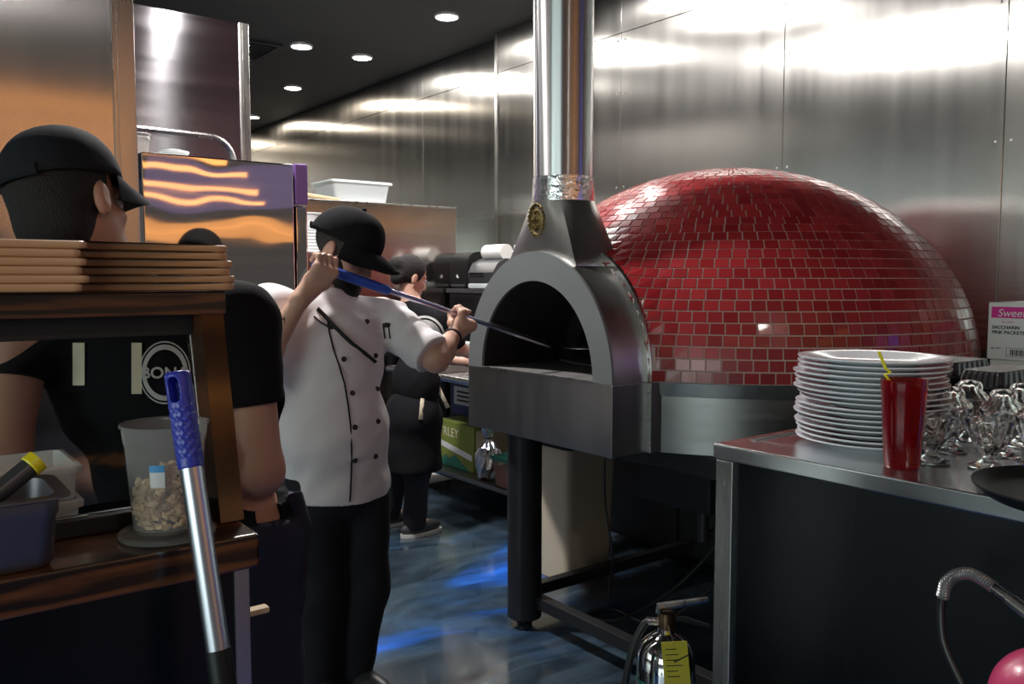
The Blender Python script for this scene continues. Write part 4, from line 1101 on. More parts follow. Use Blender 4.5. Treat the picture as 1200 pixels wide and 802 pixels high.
# white lidded boxes on the worktop behind the glass
def tray(x, y, z, hx, hy, h, lab):
    def rg(s, zz, q=.012): return [(x + a * hx * s, y + c * hy * s, zz) for a, c in ((-1, -.9), (-.92, -1), (.92, -1), (1, -.9), (1, .9), (.92, 1), (-.92, 1), (-1, .9))]
    o = MB().loft([rg(.93, z), rg(.97, z + h - .012), rg(1.04, z + h - .012), rg(1.05, z + h - .002), rg(1.03, z + h), rg(.96, z + h), rg(.93, z + .005)]).build('food_box', 'white_plastic', angle=30)
    return tag(o, lab, 'food box', 'white food boxes behind the glass')
tray(-1.480, .168, 1.061, .072, .086, .056, 'lower white food box behind the slanted glass')
tray(-1.482, .165, 1.118, .074, .088, .052, 'upper open white food box behind the slanted glass')
o = MB().box((-1.405, .16, 1.0605), (-1.366, .262, 1.0625), .0005).build('order_slip', 'paper'); tag(o, 'white paper slip lying behind the glass beside the food boxes', 'paper')
# oven brush leaning on the ledge
t = thing('oven_brush', (-1.0, .37, 0), 'aluminium pole with blue plastic grip leaning against the wooden ledge', 'brush pole')
T0 = Vector((-1.165, .331, 1.327)); T1 = Vector((-1.085, .3495, .972)); u_ = (T1 - T0).normalized(); LEN = T0.z / -u_.z - .045
def tp(s): return T0 + u_ * s
g = .0145
n1 = u_.cross(Vector((0, 0, 1))).cross(u_).normalized(); s1 = u_.cross(n1)
# grip with a hanging hole: built as a solid field
cam_dir = (C0 - T0).normalized(); hx_ = (cam_dir - u_ * cam_dir.dot(u_)).normalized(); hx_ = (hx_ - u_.cross(hx_) * -.55).normalized(); hs_ = u_.cross(hx_)
ua, ha, sa_ = [np.array(v) for v in (u_, hx_, hs_)]; T0a = np.array(T0)
def gripf(P):
    q = P - T0a; s = q @ ua; a = q @ ha; c = q @ sa_
    r = np.hypot(a, c); d = np.maximum(r - np.interp(s, [0, .004, .10, .128], [.0145, .0168, .0168, .0165]), np.maximum(-s, s - .128))
    d = d - .0009 * np.sin(s * 520) * np.sin(np.arctan2(a, c) * 9) * ((s > .045) & (s < .115))
    hs = np.maximum(np.abs(s - .024) - .009, 0); hole = np.hypot(hs, c) - .0075
    return np.maximum(d, -np.where(a > -.004, hole, .02))
lo_ = np.minimum(T0a, T0a + ua * .13) - .022; hi_ = np.maximum(T0a, T0a + ua * .13) + .022
sdf_obj('blue_grip', gripf, lo_, hi_, .0016, 'blue', t)
MB().cyl(tp(.118), tp(.372), .0150, seg=28).build('aluminium_tube', 'alu', t)
MB().cyl(tp(.365), tp(LEN - .05), .0165, seg=28).build('black_sleeve', 'black_plastic', t)
MB().box((T0.x + u_.x * LEN - .03, T0.y + u_.y * LEN - .09, .012), (T0.x + u_.x * LEN + .03, T0.y + u_.y * LEN + .09, .06), .008).build('brush_block', 'stick_wood', t)
MB().box((T0.x + u_.x * LEN - .026, T0.y + u_.y * LEN - .085, .0005), (T0.x + u_.x * LEN + .026, T0.y + u_.y * LEN + .085, .014), .003).build('bristles', 'brass', t)
# wooden handle end poking out beside the counter's end panel
o = MB().box((-1.245, .4395, .944), (-1.225, .475, .954), .0035).build('wooden_paddle', 'stick_wood'); tag(o, 'pale wooden handle end sticking out beside the front counter end', 'handle')
# ================================================================== PEOPLE
def nv(v): return Vector(v).normalized()
def A(v): return np.array(v, float)
def axes(fwd, up):
    f = nv(fwd); u = Vector(up); u = (u - f * u.dot(f)).normalized(); return f, u, u.cross(f)   # forward, up, left
def head_fields(c, f, u, l, k=1.0):
    """skull, face, jaw, nose, ears, lips and brow as smooth fields"""
    def q(a, b_, d): return A(c + f * (a * k) + l * (b_ * k) + u * (d * k))
    ax = (f, l, u); fs = []
    fs.append(ell_(q(-.012, 0, .038), (.094 * k, .074 * k, .082 * k), ax))
    fs.append(ell_(q(.030, 0, -.035), (.062 * k, .060 * k, .075 * k), ax))
    fs.append(ell_(q(.048, 0, -.088), (.040 * k, .044 * k, .030 * k), ax))
    fs.append(cap_(q(.088, 0, .004), q(.108, 0, -.036), .009 * k, .013 * k))
    for s in (1, -1):
        fs.append(cap_(q(.098, s * .011, -.040), q(.092, s * .014, -.042), .008 * k))
        fs.append(cap_(q(.083, s * .014, .020), q(.072, s * .044, .018), .010 * k, .008 * k))     # brow
        fs.append(ell_(q(.066, s * .036, -.028), (.022 * k, .020 * k, .018 * k), ax))              # cheek
    fs.append(cap_(q(.086, .017, -.066), q(.086, -.017, -.066), .0065 * k)); fs.append(cap_(q(.083, .015, -.078), q(.083, -.015, -.078), .007 * k))
    ears = []
    for s in (1, -1):
        ears.append(ell_(q(-.008, s * .077, -.018), (.019 * k, .010 * k, .033 * k), ax))
    base = union(fs, .016 * k); er = union(ears, .01)
    def dent(P):
        d = sm(base(P), er(P), .010 * k)
        for s in (1, -1):
            d = np.maximum(d, -ell_(q(.094, s * .032, .000), (.010 * k, .014 * k, .009 * k), ax)(P))   # eye sockets
            d = np.maximum(d, -ell_(q(-.002, s * .090, -.014), (.010 * k, .007 * k, .018 * k), ax)(P))  # ear bowl
        return d
    return dent
def eyes(c, f, u, l, par, k=1.0):
    for s in (1, -1):
        p = c + f * (.083 * k) + l * (s * .032 * k)
        MB().blob(p, .0115 * k, 2).build('eye', 'white_china', par)
        MB().blob(p + f * (.0085 * k), .0055 * k, 2).build('iris', 'black', par)
def cap_mesh(c, f, u, l, par, m, k=1.0, lift=.030, back_gap=True, bill=.078):
    """baseball cap: six stitched panels, sweatband, button and a curved bill"""
    def q(a, b_, d): return c + f * (a * k) + l * (b_ * k) + u * (d * k)
    b = MB(); n = 48; rings = []
    for i in range(13):
        p = i / 12 * PI / 2 * .985; ring = []
        for j in range(n):
            a = 2 * PI * j / n; seam = 1 - .012 * max(0, 1 - abs(((a / (PI / 3)) % 1) - .5) * -1 - .94) * 0
            sd = abs(((a + PI / 6) % (PI / 3)) - PI / 6); seam = 1 - .014 * max(0, 1 - sd / .05)
            bump = 1 + .006 * math.sin(a * 5 + p * 6)
            rr = math.cos(p) ** .82
            hz = .098 * math.sin(p) ** 1.0
            ring.append(q(-.010 + .106 * rr * math.cos(a) * seam * bump + .006 * math.sin(p), .086 * rr * math.sin(a) * seam * bump, lift + hz + .010 * math.cos(a) * math.cos(p)))
        rings.append(ring)
    inner = [[q(-.010 + .098 * math.cos(2 * PI * j / n), .079 * math.sin(2 * PI * j / n), lift + dz + .010 * math.cos(2 * PI * j / n)) for j in range(n)] for dz in (.03, 0)]
    b.loft(inner + rings, cap=True); o = b.build('cap_crown', m, par, angle=180)
    MB().blob(q(-.004, 0, lift + .099), (.009 * k, .009 * k, .005 * k), 2).build('cap_button', m, o)
    # bill
    b = MB(); nu, nv_ = 22, 9; top, bot = [], []
    for i in range(nu + 1):
        t = -1 + 2 * i / nu; ang = t * 1.18; row, row2 = [], []
        for j in range(nv_ + 1):
            s_ = j / nv_; ext = bill * math.sqrt(max(0, 1 - (abs(t)) ** 2.6))
            bx = -.010 + .104 * math.cos(ang) + ext * s_; by = .085 * math.sin(ang)
            bz = lift + .011 * math.cos(ang) - .035 * (by / .085) ** 2 * s_ ** .7 - .014 * s_ * s_ + .002
            row.append(q(bx, by, bz)); row2.append(q(bx, by, bz - .0042))
        top.append(row); bot.append(row2)
    vt = [[b.bm.verts.new(p) for p in r_] for r_ in top]; vb = [[b.bm.verts.new(p) for p in r_] for r_ in bot]
    for i in range(nu):
        for j in range(nv_):
            b.bm.faces.new((vt[i][j], vt[i + 1][j], vt[i + 1][j + 1], vt[i][j + 1])); b.bm.faces.new((vb[i][j], vb[i][j + 1], vb[i + 1][j + 1], vb[i + 1][j]))
        b.bm.faces.new((vt[i][nv_], vt[i + 1][nv_], vb[i + 1][nv_], vb[i][nv_])); b.bm.faces.new((vt[i][0], vb[i][0], vb[i + 1][0], vt[i + 1][0]))
    b.build('cap_bill', m, par, angle=60)
    # strap at the back
    MB().tube([q(-.010 - .107 * math.cos(a), .087 * math.sin(a), lift + .004 - .010 * math.cos(a)) for a in [(-.5 + k_ / 10) for k_ in range(11)]], .007 * k, 8, flat=(.4, 1.4)).build('cap_strap', m, par)
def wrap_hand(pc, ax, palm, wrist, rp, thumb_end=1, k=1.0):
    """fist round a bar: palm slab, four fingers of different length curled in three bends, and a thumb closing from the other side"""
    a = nv(ax); e1 = Vector(palm); e1 = (e1 - a * e1.dot(a)).normalized(); e2 = a.cross(e1)
    if hand_flip[0]: e2 = -e2
    def pos(ang, R, s): return pc + a * s + (e1 * math.cos(ang) + e2 * math.sin(ang)) * R
    fs = []; d = math.radians
    sgn = thumb_end
    spread = [.033, .011, -.011, -.031]
    ln = [.96, 1.04, 1.0, .84]
    fr = [.0100, .0104, .0100, .0090]
    for i in range(4):
        s = spread[i] * sgn; L = ln[i]; r_ = fr[i] * k
        angs = [d(38), d(38 + 62 * L), d(38 + 128 * L), d(38 + 188 * L)]
        Rs = [rp + .030, rp + .0285, rp + .0165, rp + .0120]
        P_ = [pos(q, R, s * (1 - .08 * j)) for j, (q, R) in enumerate(zip(angs, Rs))]
        seg = []
        for j in range(3):
            rr = [r_ * 1.08, r_ * 1.0, r_ * .92, r_ * .80]; seg.append(cap_(P_[j], P_[j + 1], rr[j], rr[j + 1]))
        fs.append(union(seg, .005))
    palm_f = []
    for i in range(4):
        s = spread[i] * sgn
        palm_f.append(cap_(pos(d(40), rp + .029, s), pos(d(-30), rp + .030, s * .85), .0135, .0150))
        palm_f.append(cap_(pos(d(-30), rp + .030, s * .85), wrist + (pos(0, 0, s * .35) - pc), .0150, .0190))
    pf = union(palm_f, .020)
    s0 = .030 * sgn
    T = [pos(d(-28), rp + .034, s0 * .8), pos(d(-78), rp + .030, s0 * 1.25), pos(d(-122), rp + .017, s0 * 1.30), pos(d(-165), rp + .0125, s0 * 1.05)]
    th = union([cap_(T[0], T[1], .0165, .0130), cap_(T[1], T[2], .0128, .0112), cap_(T[2], T[3], .0110, .0088)], .007)
    def f(P):
        dd = pf(P)
        fd = fs[0](P)
        for g in fs[1:]: fd = np.minimum(fd, g(P))
        dd = sm(dd, fd, .012); return sm(dd, th(P), .010)
    nails = [(P_ if False else None)]
    return f
hand_flip = [False]
def project(p, dirv, fn, off=.002, n=60):
    """slide p along dirv until it meets the surface of fn"""
    p = Vector(p); d = Vector(dirv).normalized()
    for _ in range(n):
        s = float(fn(np.array([p]))[0]) - off
        if abs(s) < 2e-4: break
        p = p + d * s * .8
    return p
def bbox(pts, pad):
    P_ = np.array([list(p) for p in pts]); return P_.min(0) - pad, P_.max(0) + pad
def folds(P, amp, s=1.0):
    return amp * (np.sin(P[:, 2] * 34 * s + 5 * np.sin(P[:, 0] * 11 * s) + 4 * np.sin(P[:, 1] * 9 * s)) * .6 + .4 * np.sin(P[:, 2] * 61 * s - P[:, 1] * 37 * s + 3 * np.sin(P[:, 0] * 23 * s)))

# ------------------------------------------------------------------ the pizza cook in white
PX0 = Vector((-2.58, 1.190, 1.488)); PXD = nv((0, .954, -.296)); RP = .0115
def pole(s): return PX0 + PXD * s
def pole_at(px_):                                    # distance along the pole that lies at a heading
    best = min(((abs((lambda v: CX + F * v.dot(RIGHT) / v.dot(FWD))(pole(s / 400) - C0) - px_)), s / 400) for s in range(0, 800))
    return best[1]
sR, sL = pole_at(361), pole_at(543)
cF = rel(.62, -.785, 0); cF.normalize(); cL = Vector((0, 0, 1)).cross(cF)
Hc = pt(404, 293, 2.95); hf, hu, hl = axes(rel(.90, -.30, -.50), rel(.36, 0, .93))
nb = pt(384, 356, 2.94); Rs, Ls = pt(317, 364, 2.80), pt(447, 370, 3.05)
Re, Le = pt(293, 446, 2.68), pt(511, 421, 2.92)
wR = pole(sR) + rel(-.055, -.058, -.108); wL = pole(sL) + rel(-.028, -.052, -.062)
chest, belly, pelv = pt(389, 418, 2.93), pt(391, 505, 2.90), pt(396, 560, 2.94)
hR, hL = pelv - cL * .095 - UPW * .02, pelv + cL * .095 - UPW * .02
kR, kL = pt(374, 700, 2.90), pt(430, 690, 2.97); aR, aL = pt(374, 806, 2.93), pt(414, 797, 3.00)
aR.z = .085; aL.z = .085
cook = thing('person', (pelv.x, pelv.y, 0), 'person in white double-breasted jacket and black cap pushing a long pole into the oven', 'person')
hand_flip[0] = True
handR = wrap_hand(pole(sR), PXD, rel(-.05, -.78, -.62), wR, RP + .006, 1)
hand_flip[0] = False
palmL = rel(0, -.35, -.94)
handL = wrap_hand(pole(sL), PXD, palmL, wL, RP, -1)
CA = (cF, cL, UPW)
body_f = [head_fields(Hc, hf, hu, hl, 1.10)]
limbs = union([cap_(nb, Hc - hf * .02 - hu * .05, .062, .056), cap_(nb, nb - UPW * .06, .07, .09),
    cap_(nb - UPW * .045, Rs, .055, .062), cap_(nb - UPW * .045, Ls, .055, .062), cap_(Rs, Re, .056, .045), cap_(Ls, Le, .056, .043),
    cap_(Re, Re.lerp(wR, .35), .043, .043), cap_(Re.lerp(wR, .35), wR, .043, .0275), cap_(Le, Le.lerp(wL, .35), .041, .041), cap_(Le.lerp(wL, .35), wL, .041, .0265),
    ell_(chest, (.115, .165, .20), CA), ell_(belly, (.135, .165, .17), CA), ell_(pelv, (.11, .155, .13), CA),
    cap_(hR, kR, .082, .055), cap_(hL, kL, .082, .055), cap_(kR, aR, .052, .036), cap_(kL, aL, .052, .036),
    cap_(aR, aR + cF * .10 - UPW * .05, .030, .022), cap_(aL, aL + cF * .10 - UPW * .05, .030, .022)], .03)
def cook_body(P):
    d = sm(limbs(P), body_f[0](P), .02)
    return sm(sm(d, handR(P), .010), handL(P), .010)
lo, hi = bbox([Hc + UPW * .15, aR - UPW * .06, aL - UPW * .06, Re, Le, wL, wR, pole(sL), pole(sR), Rs, Ls, Hc + hf * .15, Hc - hf * .15, aR + cF * .2, aL + cF * .2, pelv + cF * .2, pelv - cF * .2], .07)
sdf_obj('body', cook_body, lo, hi, .0042, 'skin_pale', cook)
eyes(Hc, hf, hu, hl, cook, 1.10)
# jacket
cuffR, cuffL = Rs.lerp(Re, .97), Ls.lerp(Le, .93)
hemz = pt(400, 590, 2.85).z
jk = union([ell_(chest + UPW * .01, (.136, .192, .21), CA), ell_(belly + cF * .012, (.158, .190, .19), CA), ell_(pelv - UPW * .03, (.148, .186, .20), CA),
    cap_(nb - UPW * .05, Rs, .066, .078), cap_(nb - UPW * .05, Ls, .066, .078), cap_(Rs, Re, .080, .070), cap_(Ls, Le, .082, .072), cap_(chest - UPW * .05, pelv, .145, .150)], .045)
collar = cap_(nb - UPW * .03, nb.lerp(Hc - hf * .02 - hu * .05, .34), .082, .078)
neck_o, neck_d = A(nb.lerp(Hc - hf * .02 - hu * .05, .30)), A((Hc - hf * .02 - hu * .05 - nb).normalized())
dR, dL = A((Re - Rs).normalized()), A((Le - Ls).normalized())
def jacket(P):
    d = sm(jk(P), collar(P), .025) + folds(P, .0030)
    sl = np.linalg.norm(P - A(Ls.lerp(Le, .7)), axis=1); d = d + .0045 * np.exp(-(sl / .14) ** 2) * np.sin((P - A(Ls)) @ A((Le - Ls).normalized()) * 95 + P[:, 2] * 30)
    d = np.maximum(d, hemz + .006 * np.sin(P[:, 0] * 9) - P[:, 2])
    nearR = np.linalg.norm(P - A(cuffR), axis=1) < .16; d = np.where(nearR, np.maximum(d, (P - A(cuffR)) @ dR), d)
    nearL = np.linalg.norm(P - A(cuffL), axis=1) < .16; d = np.where(nearL, np.maximum(d, (P - A(cuffL)) @ dL), d)
    d = np.maximum(d, (P - neck_o) @ neck_d)
    return d
lo, hi = bbox([chest + cF * .2, chest - cF * .2, Rs, Ls, Re, Le, Rs + UPW * .06, nb + UPW * .12, Vector((pelv.x, pelv.y, hemz)), pelv - cL * .2, pelv + cL * .2, pelv + cF * .2], .10)
jo = sdf_obj('jacket', jacket, lo, hi, .0052, 'jacket', cook)
# piping, buttons, pocket pens on the jacket front
def on_jacket(x, y, off=.002): 
    p = pt(x, y, 2.55); d = (p - C0).normalized()
    for _ in range(200):
        s = min(.05, float(jacket(np.array([p]))[0]) - off)
        if s < 3e-4: return p
        p = p + d * s * .7
        if (p - C0).dot(FWD) > 3.4: break
    return pt(x, y, 2.8)
def ribbon(pts, r, name, m, par, flat=None): return MB().tube(pts, r, 8, flat=flat).build(name, m, par)
ribbon([on_jacket(*q) for q in ((384, 375), (386, 390), (391, 410), (398, 430), (404, 450), (408, 475), (411, 500), (412, 525), (412, 550), (411, 575), (410, 588))], .0028, 'piping', 'tee', jo)
for q in ((403, 421), (413, 461), (416, 501), (430, 377), (440, 417), (442, 456), (443, 494), (389, 383), (416, 540), (440, 535)):
    p = on_jacket(*q, .001); nrm_ = -(p - C0).normalized()
    MB().lathe([(.0085, -.002), (.009, .002), (.006, .0045), (.001, .004)], p, 14, nrm_ + cF * .6, cap1=False).build('button', 'black', jo)
b = MB()
for q0, q1 in (((449, 381), (451, 397)), ((455, 380), (457, 397))): b.tube([on_jacket(*q0, .004), on_jacket(*q1, .003)], .0028, 8)
b.blob(on_jacket(453, 381, .004), (.014, .014, .009), 2, .1); b.build('pocket_pens', 'black', jo)
ribbon([on_jacket(444, 391, .0015), on_jacket(452, 393, .0015), on_jacket(462, 391, .0015)], .0014, 'pocket_seam', 'white_print', jo)
# strap across the chest
ribbon([on_jacket(*q, .004) for q in ((372, 362), (382, 372), (392, 383), (402, 393), (414, 404), (427, 414), (440, 425))], .0055, 'lanyard_strap', 'black', jo, (.5, 1.5))
ribbon([on_jacket(*q, .003) for q in ((368, 371), (376, 378), (388, 385))], .003, 'lanyard_cord', 'black', jo)
# trousers
pn = union([ell_(pelv - UPW * .02, (.135, .172, .15), CA), cap_(hR, kR, .098, .076), cap_(hL, kL, .098, .076), cap_(kR, aR - UPW * .03, .075, .062), cap_(kL, aL - UPW * .03, .075, .062)], .03)
def trousers(P):
    d = pn(P) + folds(P, .003, .8); d = np.maximum(d, .045 - P[:, 2]); return np.maximum(d, P[:, 2] - (pelv.z + .10))
lo, hi = bbox([pelv + UPW * .1, aR, aL, kR, kL, hR, hL, Vector((aR.x, aR.y, .03))], .14)
sdf_obj('trousers', trousers, lo, hi, .0065, 'pants', cook)
for a_ in (aR, aL):
    sf = nv(cF + cL * (.25 if a_ is aL else -.15)); sl_ = UPW.cross(sf); c_ = Vector((a_.x, a_.y, 0))
    shoe_f = union([ell_(c_ + sf * .05 + UPW * .045, (.138, .050, .050), (sf, sl_, UPW)), ell_(c_ - sf * .01 + UPW * .075, (.068, .050, .062), (sf, sl_, UPW)), ell_(c_ + sf * .13 + UPW * .035, (.06, .046, .035), (sf, sl_, UPW))], .02)
    sh = sdf_obj('shoe', lambda P: np.maximum(shoe_f(P), .004 - P[:, 2]), A(c_) - [.24, .24, .01], A(c_) + [.24, .24, .16], .005, 'grey_plastic', cook)
    MB().loft([[c_ + sf * (.055 + .142 * math.cos(2 * PI * k / 24)) + sl_ * (.051 * math.sin(2 * PI * k / 24)) + UPW * z for k in range(24)] for z in (.001, .024)]).build('sole', 'white_print', sh)
    b = MB()
    for k in range(4): b.tube([c_ + sf * (.045 + k * .022) + sl_ * y_ + UPW * (.100 - k * .010 - abs(y_) * .35) for y_ in (-.026, -.01, .01, .026)], .0035, 6)
    b.build('laces', 'white_print', sh)
# hair, beard, cap
def qh(a, b_, d): return Hc + (hf * a + hl * b_ + hu * d) * 1.08
HA = (hf, hl, hu)
def hairf(P):
    d = ell_(qh(-.016, 0, .030), (.106, .086, .093), HA)(P)
    d = np.maximum(d, (P - A(qh(.012, 0, .0))) @ A(nv(hf * .95 - hu * .55)) - .02)
    return np.maximum(d, -((P - A(qh(0, 0, -.062))) @ A(hu)))
lo, hi = bbox([Hc], .15); sdf_obj('hair', hairf, lo, hi, .004, 'stubble', cook)
def beardf(P):
    d = union([ell_(qh(.052, 0, -.088), (.061, .065, .056), HA), ell_(qh(.064, 0, -.126), (.050, .052, .056), HA), ell_(qh(.028, .054, -.062), (.030, .014, .045), HA), ell_(qh(.028, -.054, -.062), (.030, .014, .045), HA), cap_(qh(.090, .024, -.058), qh(.094, 0, -.054), .009), cap_(qh(.090, -.024, -.058), qh(.094, 0, -.054), .009)], .02)(P)
    d = d + .0015 * np.sin(P[:, 0] * 310) * np.sin(P[:, 1] * 290) * np.sin(P[:, 2] * 300)
    return np.maximum(d, -(ell_(qh(.112, 0, -.072), (.012, .020, .005), HA)(P)))
sdf_obj('beard', beardf, lo - .03, hi + .03, .0036, 'hair', cook)
cap_mesh(Hc, hf, hu, hl, cook, 'cap', 1.26, .022)
# bracelet and tattoo
wd = (wL - Le).normalized(); wc = Le.lerp(wL, .88)
n1_ = wd.cross(UPW).normalized(); n2_ = wd.cross(n1_)
MB().tube([wc + (n1_ * math.cos(k * PI / 12) + n2_ * math.sin(k * PI / 12)) * .0315 for k in range(24)], .0042, 8, closed=True).build('bracelet', 'black', cook)
tat = MB(); rnd = random.Random(9)
for k in range(16):
    x0, y0_ = rnd.uniform(316, 334), rnd.uniform(372, 402)
    def ob(x, y):
        p = pt(x, y, 2.4); d = (p - C0).normalized()
        for _ in range(150):
            s = min(.04, float(cook_body(np.array([p]))[0]) - .0004)
            if s < 2e-4: break
            p = p + d * s * .7
        return p
    P_ = [ob(x0, y0_), ob(x0 + rnd.uniform(-4, 5), y0_ + rnd.uniform(-4, 4)), ob(x0 + rnd.uniform(-6, 6), y0_ + rnd.uniform(-6, 6))]
    if all((p - wR).length < .3 for p in P_): tat.tube(P_, .0013, 5)
tat.build('tattoo', 'ink', cook)
# the peel he holds: blue grip, thin pole and a round perforated blade inside the oven
pe = thing('turning_peel', pole(sR), 'long turning peel with blue handle held across the cook into the oven', 'peel')
s0, s1 = sR - .026, pole_at(457)
MB().lathe([(.010, 0), (.017, .006), (.0185, .03), (.0165, .09), (.0175, .16), (.0165, s1 - s0 - .012), (.012, s1 - s0)], pole(s0), 24, PXD).build('handle', 'blue_light', pe)
sE = pole_at(640) + .02
MB().cyl(pole(s1 - .03), pole(sE), RP * .82, seg=16).build('pole', 'pole_steel', pe)
bd = Vector((.0, 1, -.02)).normalized(); be = pole(sE)
MB().tube([be - PXD * .02, be + bd * .05, be + bd * .10 - UPW * .006], .006, 10).build('neck', 'pole_steel', pe)
MB().lathe([(.001, 0), (.10, 0), (.10, .002), (.001, .002)], be + bd * .19 - UPW * .012, 40, cap0=False, cap1=False).build('blade', 'steel', pe)

# ------------------------------------------------------------------ the server seen from behind, left
mF = nv(rel(.25, .97, 0)); mL = UPW.cross(mF)
mHc = pt(80, 236, 1.58); mf, mu, ml = axes(rel(.27, .96, -.10), rel(-.26, 0, .96))
mnb = pt(140, 342, 1.74); mR, mLs = pt(280, 378, 1.80), pt(22, 388, 1.66)
mRe, mLe = pt(303, 552, 1.80), pt(2, 528, 1.60)
mRw, mLw = pt(262, 640, 2.00), pt(-70, 600, 1.72)
mch, mbl, mpv = pt(158, 430, 1.77), pt(205, 545, 1.82), pt(258, 625, 1.88)
mhR, mhL = mpv - mL * .09, mpv + mL * .09
mkR, mkL = pt(312, 860, 1.90), pt(205, 860, 1.86); maR, maL = mkR + rel(0, .02, 0), mkL + rel(0, .02, 0)
maR.z = maL.z = .085
mA = (mF, mL, UPW)
srv = thing('person', (mpv.x, mpv.y, 0), 'person in black tee and black cap seen from behind over the display frame', 'person')
def palm_open(w, d, side):
    d = nv(d); s_ = d.cross(UPW).normalized(); u_ = s_.cross(d); out = [cap_(w, w + d * .05, .026, .03)]
    for i, (o_, L) in enumerate(((-.030, .062), (-.010, .072), (.010, .068), (.029, .055))):
        k0 = w + d * .085 + s_ * o_; out += [cap_(w + d * .02 + s_ * o_ * .6, k0, .017, .012), cap_(k0, k0 + d * L * .5 - u_ * .008, .010, .009), cap_(k0 + d * L * .5 - u_ * .008, k0 + d * L * .85 - u_ * .028, .009, .0075)]
    t0 = w + d * .02 + s_ * side * .025; out += [cap_(t0, t0 + d * .03 + s_ * side * .03 - u_ * .01, .015, .012), cap_(t0 + d * .03 + s_ * side * .03 - u_ * .01, t0 + d * .065 + s_ * side * .035 - u_ * .022, .011, .0085)]
    return union(out, .008)
mh1, mh2 = palm_open(mRw, rel(-.5, .7, -.5), -1), palm_open(mLw, rel(-.3, .8, -.4), 1)
mhead = head_fields(mHc, mf, mu, ml, 1.05)
mlimb = union([cap_(mnb, mHc - mu * .05, .066, .062), cap_(mnb - UPW * .03, mR, .06, .062), cap_(mnb - UPW * .03, mLs, .06, .062), cap_(mR, mRe, .062, .050), cap_(mLs, mLe, .060, .048),
    cap_(mRe, mRw, .047, .029), cap_(mLe, mLw, .046, .029), ell_(mch, (.105, .17, .20), mA), ell_(mbl, (.11, .16, .17), mA), ell_(mpv, (.115, .16, .13), mA),
    cap_(mhR, mkR, .088, .058), cap_(mhL, mkL, .088, .058), cap_(mkR, maR, .055, .038), cap_(mkL, maL, .055, .038), cap_(maR, maR + mF * .13 - UPW * .05, .036, .03), cap_(maL, maL + mF * .13 - UPW * .05, .036, .03)], .03)
def srv_body(P): return sm(sm(sm(mlimb(P), mhead(P), .02), mh1(P), .012), mh2(P), .012)
lo, hi = bbox([mHc + UPW * .12, maR - UPW * .07, maL - UPW * .07, mRe, mLe, mRw, mLw, mR, mLs, mRw + rel(-.1, .15, -.1), mLw + rel(-.1, .15, -.1), maR + mF * .2], .09)
sdf_obj('body', srv_body, lo, hi, .0065, 'skin', srv)
eyes(mHc, mf, mu, ml, srv, 1.05)
mtee = union([ell_(mch, (.128, .195, .22), mA), ell_(mbl, (.130, .180, .20), mA), ell_(mpv + UPW * .03, (.132, .178, .13), mA), cap_(mnb - UPW * .045, mR, .068, .078), cap_(mnb - UPW * .045, mLs, .068, .078), cap_(mR, mRe, .080, .066), cap_(mLs, mLe, .080, .066)], .04)
mcR, mcL = mR.lerp(mRe, .56), mLs.lerp(mLe, .42); mdR, mdL = A((mRe - mR).normalized()), A((mLe - mLs).normalized())
mno, mnd = A(mnb + UPW * .03), A((mHc - mnb).normalized())
armR, armL = cap_(mR, mRe, .062, .05), cap_(mLs, mLe, .06, .048)
def tee(P):
    d = mtee(P) + folds(P, .0025)
    d = np.where(armR(P) < .034, np.maximum(d, (P - A(mcR)) @ mdR), d)
    d = np.where(armL(P) < .034, np.maximum(d, (P - A(mcL)) @ mdL), d)
    d = np.maximum(d, (P - mno) @ mnd); return np.maximum(d, (mpv.z - .03) - P[:, 2])
lo, hi = bbox([mR, mLs, mch, mpv - UPW * .05, mnb + UPW * .05, mcR, mcL], .21)
to = sdf_obj('tee', tee, lo, hi, .0065, 'tee', srv)
def on_tee(x, y, fn, off=.002, d0=1.4):
    p = pt(x, y, d0); d = (p - C0).normalized()
    for _ in range(200):
        s = min(.05, float(fn(np.array([p]))[0]) - off)
        if s < 3e-4: return p
        p = p + d * s * .7
        if (p - C0).dot(FWD) > d0 + 1.2: break
    return pt(x, y, d0 + .4)
def round_print(cx, cy, rx, ry, fn, par, body, d0, size, ring=((1.0, .80),), txt_dy=0):
    for k, (ro, ri) in enumerate(ring):
        b = MB(); n = 36; vo = [b.bm.verts.new(on_tee(cx + rx * ro * math.cos(2 * PI * i / n), cy + ry * ro * math.sin(2 * PI * i / n), fn, .0025, d0)) for i in range(n)]
        vi = [b.bm.verts.new(on_tee(cx + rx * ri * math.cos(2 * PI * i / n), cy + ry * ri * math.sin(2 * PI * i / n), fn, .0025, d0)) for i in range(n)]
        for i in range(n): b.bm.faces.new((vo[i], vo[(i + 1) % n], vi[(i + 1) % n], vi[i]))
        b.build('printed_ring', 'white_print', par, angle=180)
    if body:
        c_ = on_tee(cx, cy, fn, .003, d0); ux = (on_tee(cx + 8, cy, fn, .003, d0) - on_tee(cx - 8, cy, fn, .003, d0)).normalized(); uz = (C0 - c_).normalized(); uz = (uz - ux * uz.dot(ux)).normalized(); uy = uz.cross(ux)
        text(body, size, c_ - uy * size * .35 + uz * .004, ux, uy, 'white_print', par, align='CENTER', bold=.0006)
round_print(193, 437, 27, 33, tee, to, 'BONA', 1.45, .030, ((1.0, .82), (1.12, 1.07)))
b = MB()
for cx_, y0_, y1_, w_ in ((92, 402, 452, 7), (160, 402, 462, 6)):
    rows = [[on_tee(cx_ + s_ * w_, y0_ + (y1_ - y0_) * i / 8, tee, .0035, 1.45) for s_ in (-1, 1)] for i in range(9)]
    vv = [[b.bm.verts.new(p) for p in r_] for r_ in rows]
    for i in range(8): b.bm.faces.new((vv[i][0], vv[i][1], vv[i + 1][1], vv[i + 1][0]))
